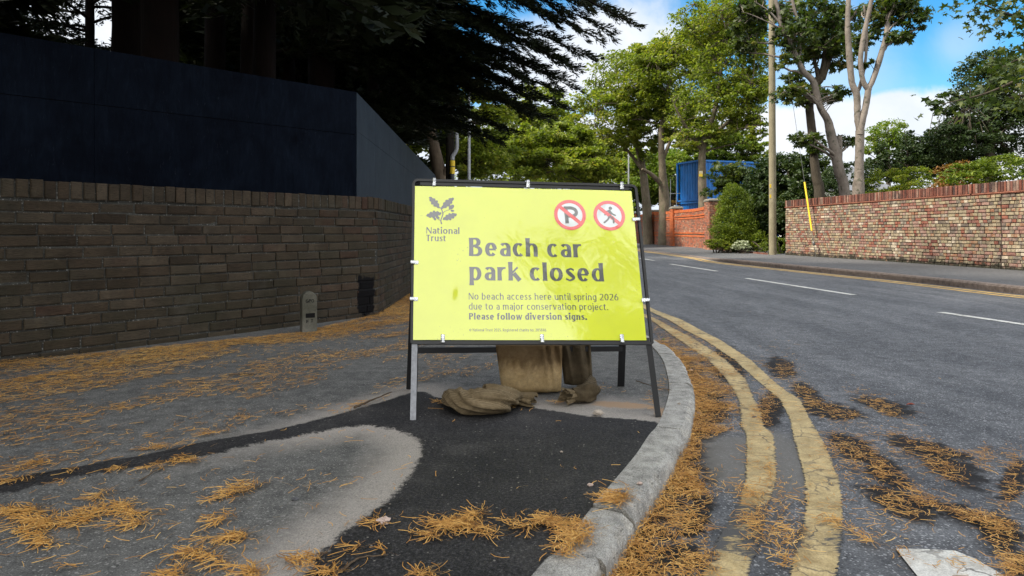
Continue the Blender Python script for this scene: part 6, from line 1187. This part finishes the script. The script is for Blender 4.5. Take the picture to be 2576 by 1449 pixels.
# --- conifers on the left
def spray(mb_pts, rg, a, b, width, blades, droop=0.25, bl=0.10, bw=0.015, start=0.15):
    """flat feathery fans along a branch from a to b: side twigs to both hands, each set with narrow needle sprays"""
    a = np.array(a, float); b = np.array(b, float); ax = b - a; L = np.linalg.norm(ax); ax /= L; side = np.cross(ax, [0, 0, 1]); side /= np.linalg.norm(side) + 1e-9
    nt_ = 54; tt_ = start + (1 - start) * (np.arange(nt_) + rg.random(nt_)) / nt_; sg_ = np.where(np.arange(nt_) % 2, 1, -1); tl = width * np.clip(1.08 - tt_, 0, 1) ** 0.6 * rg.uniform(0.55, 1.15, nt_) + 0.10
    td = ax * rg.uniform(0.45, 1.1, nt_)[:, None] + side * (sg_ * rg.uniform(0.5, 1.0, nt_))[:, None]; td[:, 2] += rg.normal(-0.04, 0.16, nt_); td /= np.linalg.norm(td, axis=1)[:, None]
    k = rg.choice(nt_, blades, p=tl / tl.sum()); s = rg.random(blades) ** 0.8; base = a + ax * (tt_[k] * L)[:, None] + td[k] * (s * tl[k])[:, None]
    base[:, 2] += 0.08 * L * 2 * tt_[k] * (1 - tt_[k]) - droop * tt_[k] ** 2 * L * 0.18 - 0.16 * tl[k] * s ** 2 + rg.normal(0, 0.012, blades); base += rg.normal(0, 0.018, (blades, 3))
    d = td[k] * rg.uniform(0.5, 1.2, blades)[:, None] + np.cross(td[k], [0, 0, 1]) * rg.uniform(-0.9, 0.9, blades)[:, None]; d[:, 2] += rg.normal(0.02, 0.18, blades); d /= np.linalg.norm(d, axis=1)[:, None]
    n = np.cross(d, rg.normal(0, 1, (blades, 3))); n /= np.linalg.norm(n, axis=1)[:, None]; l = bl * rg.uniform(0.5, 1.4, blades)[:, None]; ww = bw * rg.uniform(0.6, 1.3, blades)[:, None]
    V = np.stack([base, base + d * l * 0.45 + n * ww, base + d * l, base + d * l * 0.45 - n * ww], 1); mb_pts.append(V.reshape(-1, 3))
def conifer(label, x, y, h, r0, brs, seed, lean=(0, 0), bmat=None, wood=True, bl=0.16, bw=0.022):
    rg = np.random.default_rng(seed); r = thing('conifer_tree', label, 'tree', 'conifers behind the hoarding'); mb = MB(); tp = crom([[x, y, -0.1], [x + lean[0] * .3, y + lean[1] * .3, h * .3], [x + lean[0] * .6, y, h * .6], [x + lean[0], y + lean[1], h]], 6)
    tube(mb, tp, np.interp(np.linspace(0, 1, len(tp)), [0, 0.03, 0.5, 1], [r0 * 1.2, r0, r0 * .7, 0.05]), 16, jit=0.05, rng=rg); vs = []
    for a, b, w, n, dr in brs:
        a = np.array(a, float); b = np.array(b, float); m = (a + b) / 2 + np.array([0, 0, 0.08]) * np.linalg.norm(b - a); t = np.linspace(0, 1, 8)[:, None]; p = (1 - t) ** 2 * a + 2 * t * (1 - t) * m + t * t * b; p[:, 2] -= dr * (t[:, 0] ** 2) * np.linalg.norm(b - a) * 0.18
        tube(mb, p, np.linspace(0.045, 0.008, 8), 5, cap=False); spray(vs, rg, a, b, w, n, dr, bl, bw)
    mb.build('trunk', bmat or M_barkr, r, True); V = np.concatenate(vs); m = MB(); m.add(V, np.arange(len(V)).reshape(-1, 4)); m.build('foliage', L_con, r); return r
def whorl(x, y, z0, z1, n, L0, L1, w, blades, rg, az=(0, 360), dr=0.5):
    out = []
    for i in range(n):
        t = (i + rg.random()) / n; z = z0 + (z1 - z0) * t; a = R(rg.uniform(*az)); L = (L0 + (L1 - L0) * t) * rg.uniform(0.7, 1.15); out.append(([x, y, z], [x + L * math.cos(a), y + L * math.sin(a), z + L * rg.uniform(-0.08, 0.22)], w * rg.uniform(0.7, 1.2), blades, dr))
    return out
rg = np.random.default_rng(5)
def reach(x, y, z, tips, w, n): return [([x, y, z + dz], P(u, v, d), w, n, 0.35) for (u, v, d, dz) in tips]
k1 = whorl(-3.6, 13.5, 4.2, 14, 34, 5.0, 3.0, 1.0, 3000, rg, (-70, 100)) + reach(-3.6, 13.5, 4.0, [(1600, 2, 11.5, 2.6), (1545, 30, 12, 2.2), (1490, 98, 12.5, 1.4), (1450, 130, 13, 1.2), (1440, 178, 13.5, 0.8), (1400, 190, 13, 0.6), (1370, 262, 14, 0.0), (1330, 240, 13, 0.2), (1300, 150, 12.5, 1.2), (1280, 300, 14, -0.6), (1350, 60, 12, 1.8), (1480, -30, 11.8, 3), (1560, -10, 12.2, 2.8), (1500, 40, 11.7, 2.0), (1420, 112, 12.2, 1.5), (1395, 150, 12.8, 1.0), (1330, 205, 13.2, 0.6), (1340, 255, 13.5, 0.1), (1250, 330, 14, -0.7), (1230, 200, 12.8, 0.7), (1260, 60, 12, 1.8), (1400, 10, 12, 2.2), (1180, 255, 13.2, 0.3), (1200, 120, 12.4, 1.4), (1420, 235, 13.6, 0.3)], 0.85, 5200)
conifer('dark conifer reaching its flat branches over the pavement towards the sky gap', -3.6, 13.5, 15, 0.30, k1, 101, bl=0.11, bw=0.010)
k2 = whorl(-3.3, 9.4, 3.6, 13, 30, 3.4, 2.6, 1.0, 1300, rg, (-60, 120)); conifer('dark conifer with a rough reddish trunk just behind the hoarding corner', -3.3, 9.4, 14, 0.17, k2, 102, (0.2, 0))
k3 = whorl(-4.0, 17.5, 4.7, 13, 34, 4.6, 2.6, 1.1, 1500, rg, (-80, 90)); conifer('conifer further back whose low branches hang beside the dark pole', -4.0, 17.5, 14, 0.26, k3, 103)
k4 = whorl(-4.8, 8.0, 3.9, 12, 22, 3.0, 2.5, 1.0, 700, rg, (-30, 150)); conifer('thick trunked conifer at the left, nearest to the camera', -4.55, 8.55, 13, 0.20, k4, 104, (-0.2, 0))
k5 = whorl(-4.6, 13.0, 2.4, 12, 26, 3.0, 2.5, 1.1, 1500, rg, (0, 360)); conifer('dark conifer in the row between the reddish trunk and the long reaching one', -5.4, 13.0, 13, 0.22, k5, 105)
k6 = whorl(-8.5, 13.0, 2.0, 12, 30, 3.2, 2.5, 1.2, 1500, rg, (0, 360)); conifer('wide dark conifer at the far left behind the hoarding', -12.3, 13.0, 13, 0.24, whorl(-12.3, 13.0, 1.6, 12, 60, 3.8, 2.8, 1.5, 1300, rg), 106, bl=0.36, bw=0.07)
conifer('bushy low conifer filling the dark behind the row of trunks', -5.6, 18.0, 11, 0.2, whorl(-5.6, 18.0, 1.2, 11, 60, 2.9, 2.6, 1.5, 1300, rg), 107, bl=0.34, bw=0.06)
conifer('dark conifer close behind the side of the hoarding', -3.0, 15.5, 12, 0.16, whorl(-3.0, 15.5, 2.6, 11, 26, 2.2, 2.0, 1.0, 1300, rg, (-120, 120)), 108)
conifer('slender conifer with a bare dark trunk above the hoarding', -3.95, 10.6, 13, 0.16, whorl(-3.95, 10.6, 5.0, 12, 18, 2.6, 2.2, 0.9, 1100, rg, (-60, 120)), 109, (0.25, 0))
conifer('conifer at the far left edge behind the low dark wall', -7.6, 7.6, 12, 0.3, whorl(-7.6, 7.6, 2.2, 11, 44, 2.8, 2.4, 1.3, 1300, rg), 110, bl=0.26, bw=0.045)
for i_, (x, y, l_) in enumerate(((-18.5, 17.5, 'broad black green conifer far left in the second row'), (-7.6, 22.5, 'tall black green conifer in the second row behind the thick trunk'), (-7.2, 26.0, 'black green conifer in the second row behind the slender trunks'), (-7.0, 30.0, 'black green conifer in the second row behind the dark pole'))):
    conifer(l_, x, y, 15, 0.25, whorl(x, y, 0.8, 14, 64, 4.2, 2.8, 1.8, 1100, rg), 140 + i_, bl=0.5, bw=0.10)
conifer('slanting thin conifer trunk right of the two rough trunks', -4.5, 12.2, 12, 0.10, whorl(-4.0, 12.2, 5.0, 11, 14, 2.2, 2.0, 0.9, 1000, rg), 111, (0.9, 0))
conifer('thin crowned conifer with sky showing through, at the far left behind the dark one', -11.8, 20.0, 13, 0.18, whorl(-11.8, 20.0, 1.5, 13, 80, 3.6, 2.6, 1.4, 1000, rg), 150, bl=0.17, bw=0.024)
for i, (x, y) in enumerate(((-5.0, 5.0), (-3.4, 6.9))):  # boughs lie above the view, added to shade the wall and pavement
    conifer('roadside conifer just behind the hoarding, its boughs over the pavement, trunk ' + ('unseen, added for shade' if i == 0 else 'dark and thick'), x, y, 11, 0.2, whorl(x, y, 3.5, 10, 44, 4.3 - i * .9, 2.6, 1.6, 1300 + 1300 * i, rg, (-110, 60)), 130 + i, bl=0.26 - 0.13 * i, bw=0.05 - 0.035 * i)
# unseen conifers added beside and behind the camera to shade the pavement
for i, (x, y) in enumerate(((-6.6, 3.0), (-8.2, -0.5), (-8.8, -5.0))):
    conifer('unseen conifer added outside the left of the view to shade the pavement', x, y, 12, 0.22, whorl(x, y, 3.3, 12, 46, 4.8, 2.6, 1.7, 1300, rg), 120 + i, bl=0.3, bw=0.06)
# twisted pale trunk at the end of the hoarding
tree('twisted_tree', 'stout twisted pale brown trunk at the far end of the hoarding', 'tree', [gp(1108, 21), P(1108, 470, 21), P(1102, 420, 21), P(1092, 370, 21), P(1084, 320, 21), P(1090, 250, 21)], [0.22, 0.2, 0.2, 0.17, 0.13, 0.07], [B(1080, 270, 21, 60, 40, .9), B(1130, 250, 21, 60, 40, .9)], 3500, 0.13, L_dark, bark('brown_bark', (0.06, 0.043, 0.03), (0.19, 0.145, 0.10), 8, 0.2), 131, None, 6, 0.5, 0.3, 24, extra=[([P(1106, 455, 21), P(1125, 425, 20.9), P(1133, 395, 20.9), P(1136, 350, 21)], [0.1, 0.09, 0.07, 0.04])])

shrub('sapling', 'sparse leafy sapling in front of the right part of the blue containers', 'sapling', [B(1830, 440, 33, 50, 36, .9), B(1870, 470, 33, 50, 40, .9), B(1800, 500, 33, 36, 36, .8), B(1850, 450, 33, 70, 40, .9)], 5200, 0.17, L_maple, 84, None, 0.35, 0.32, 34, lobedleaves)
tree('broadleaf_tree', 'large roadside tree standing behind the camera on the right', 'tree', [[6.6, -17, -0.1], [6.6, -17, 3], [6.5, -17, 6], [6.5, -17, 12]], [0.3, 0.25, 0.2, 0.1], [(np.array([7.6, -17, 10.2]), (4.9, 2.6, 7.2)), (np.array([10.5, -17.5, 7]), (3, 3, 5)), (np.array([7.4, -17, 8.5]), (3.6, 2.0, 6.0))], 70000, 0.36, L_mid, M_barkm, 151, None, 12, 0.4, 0.36, 110)
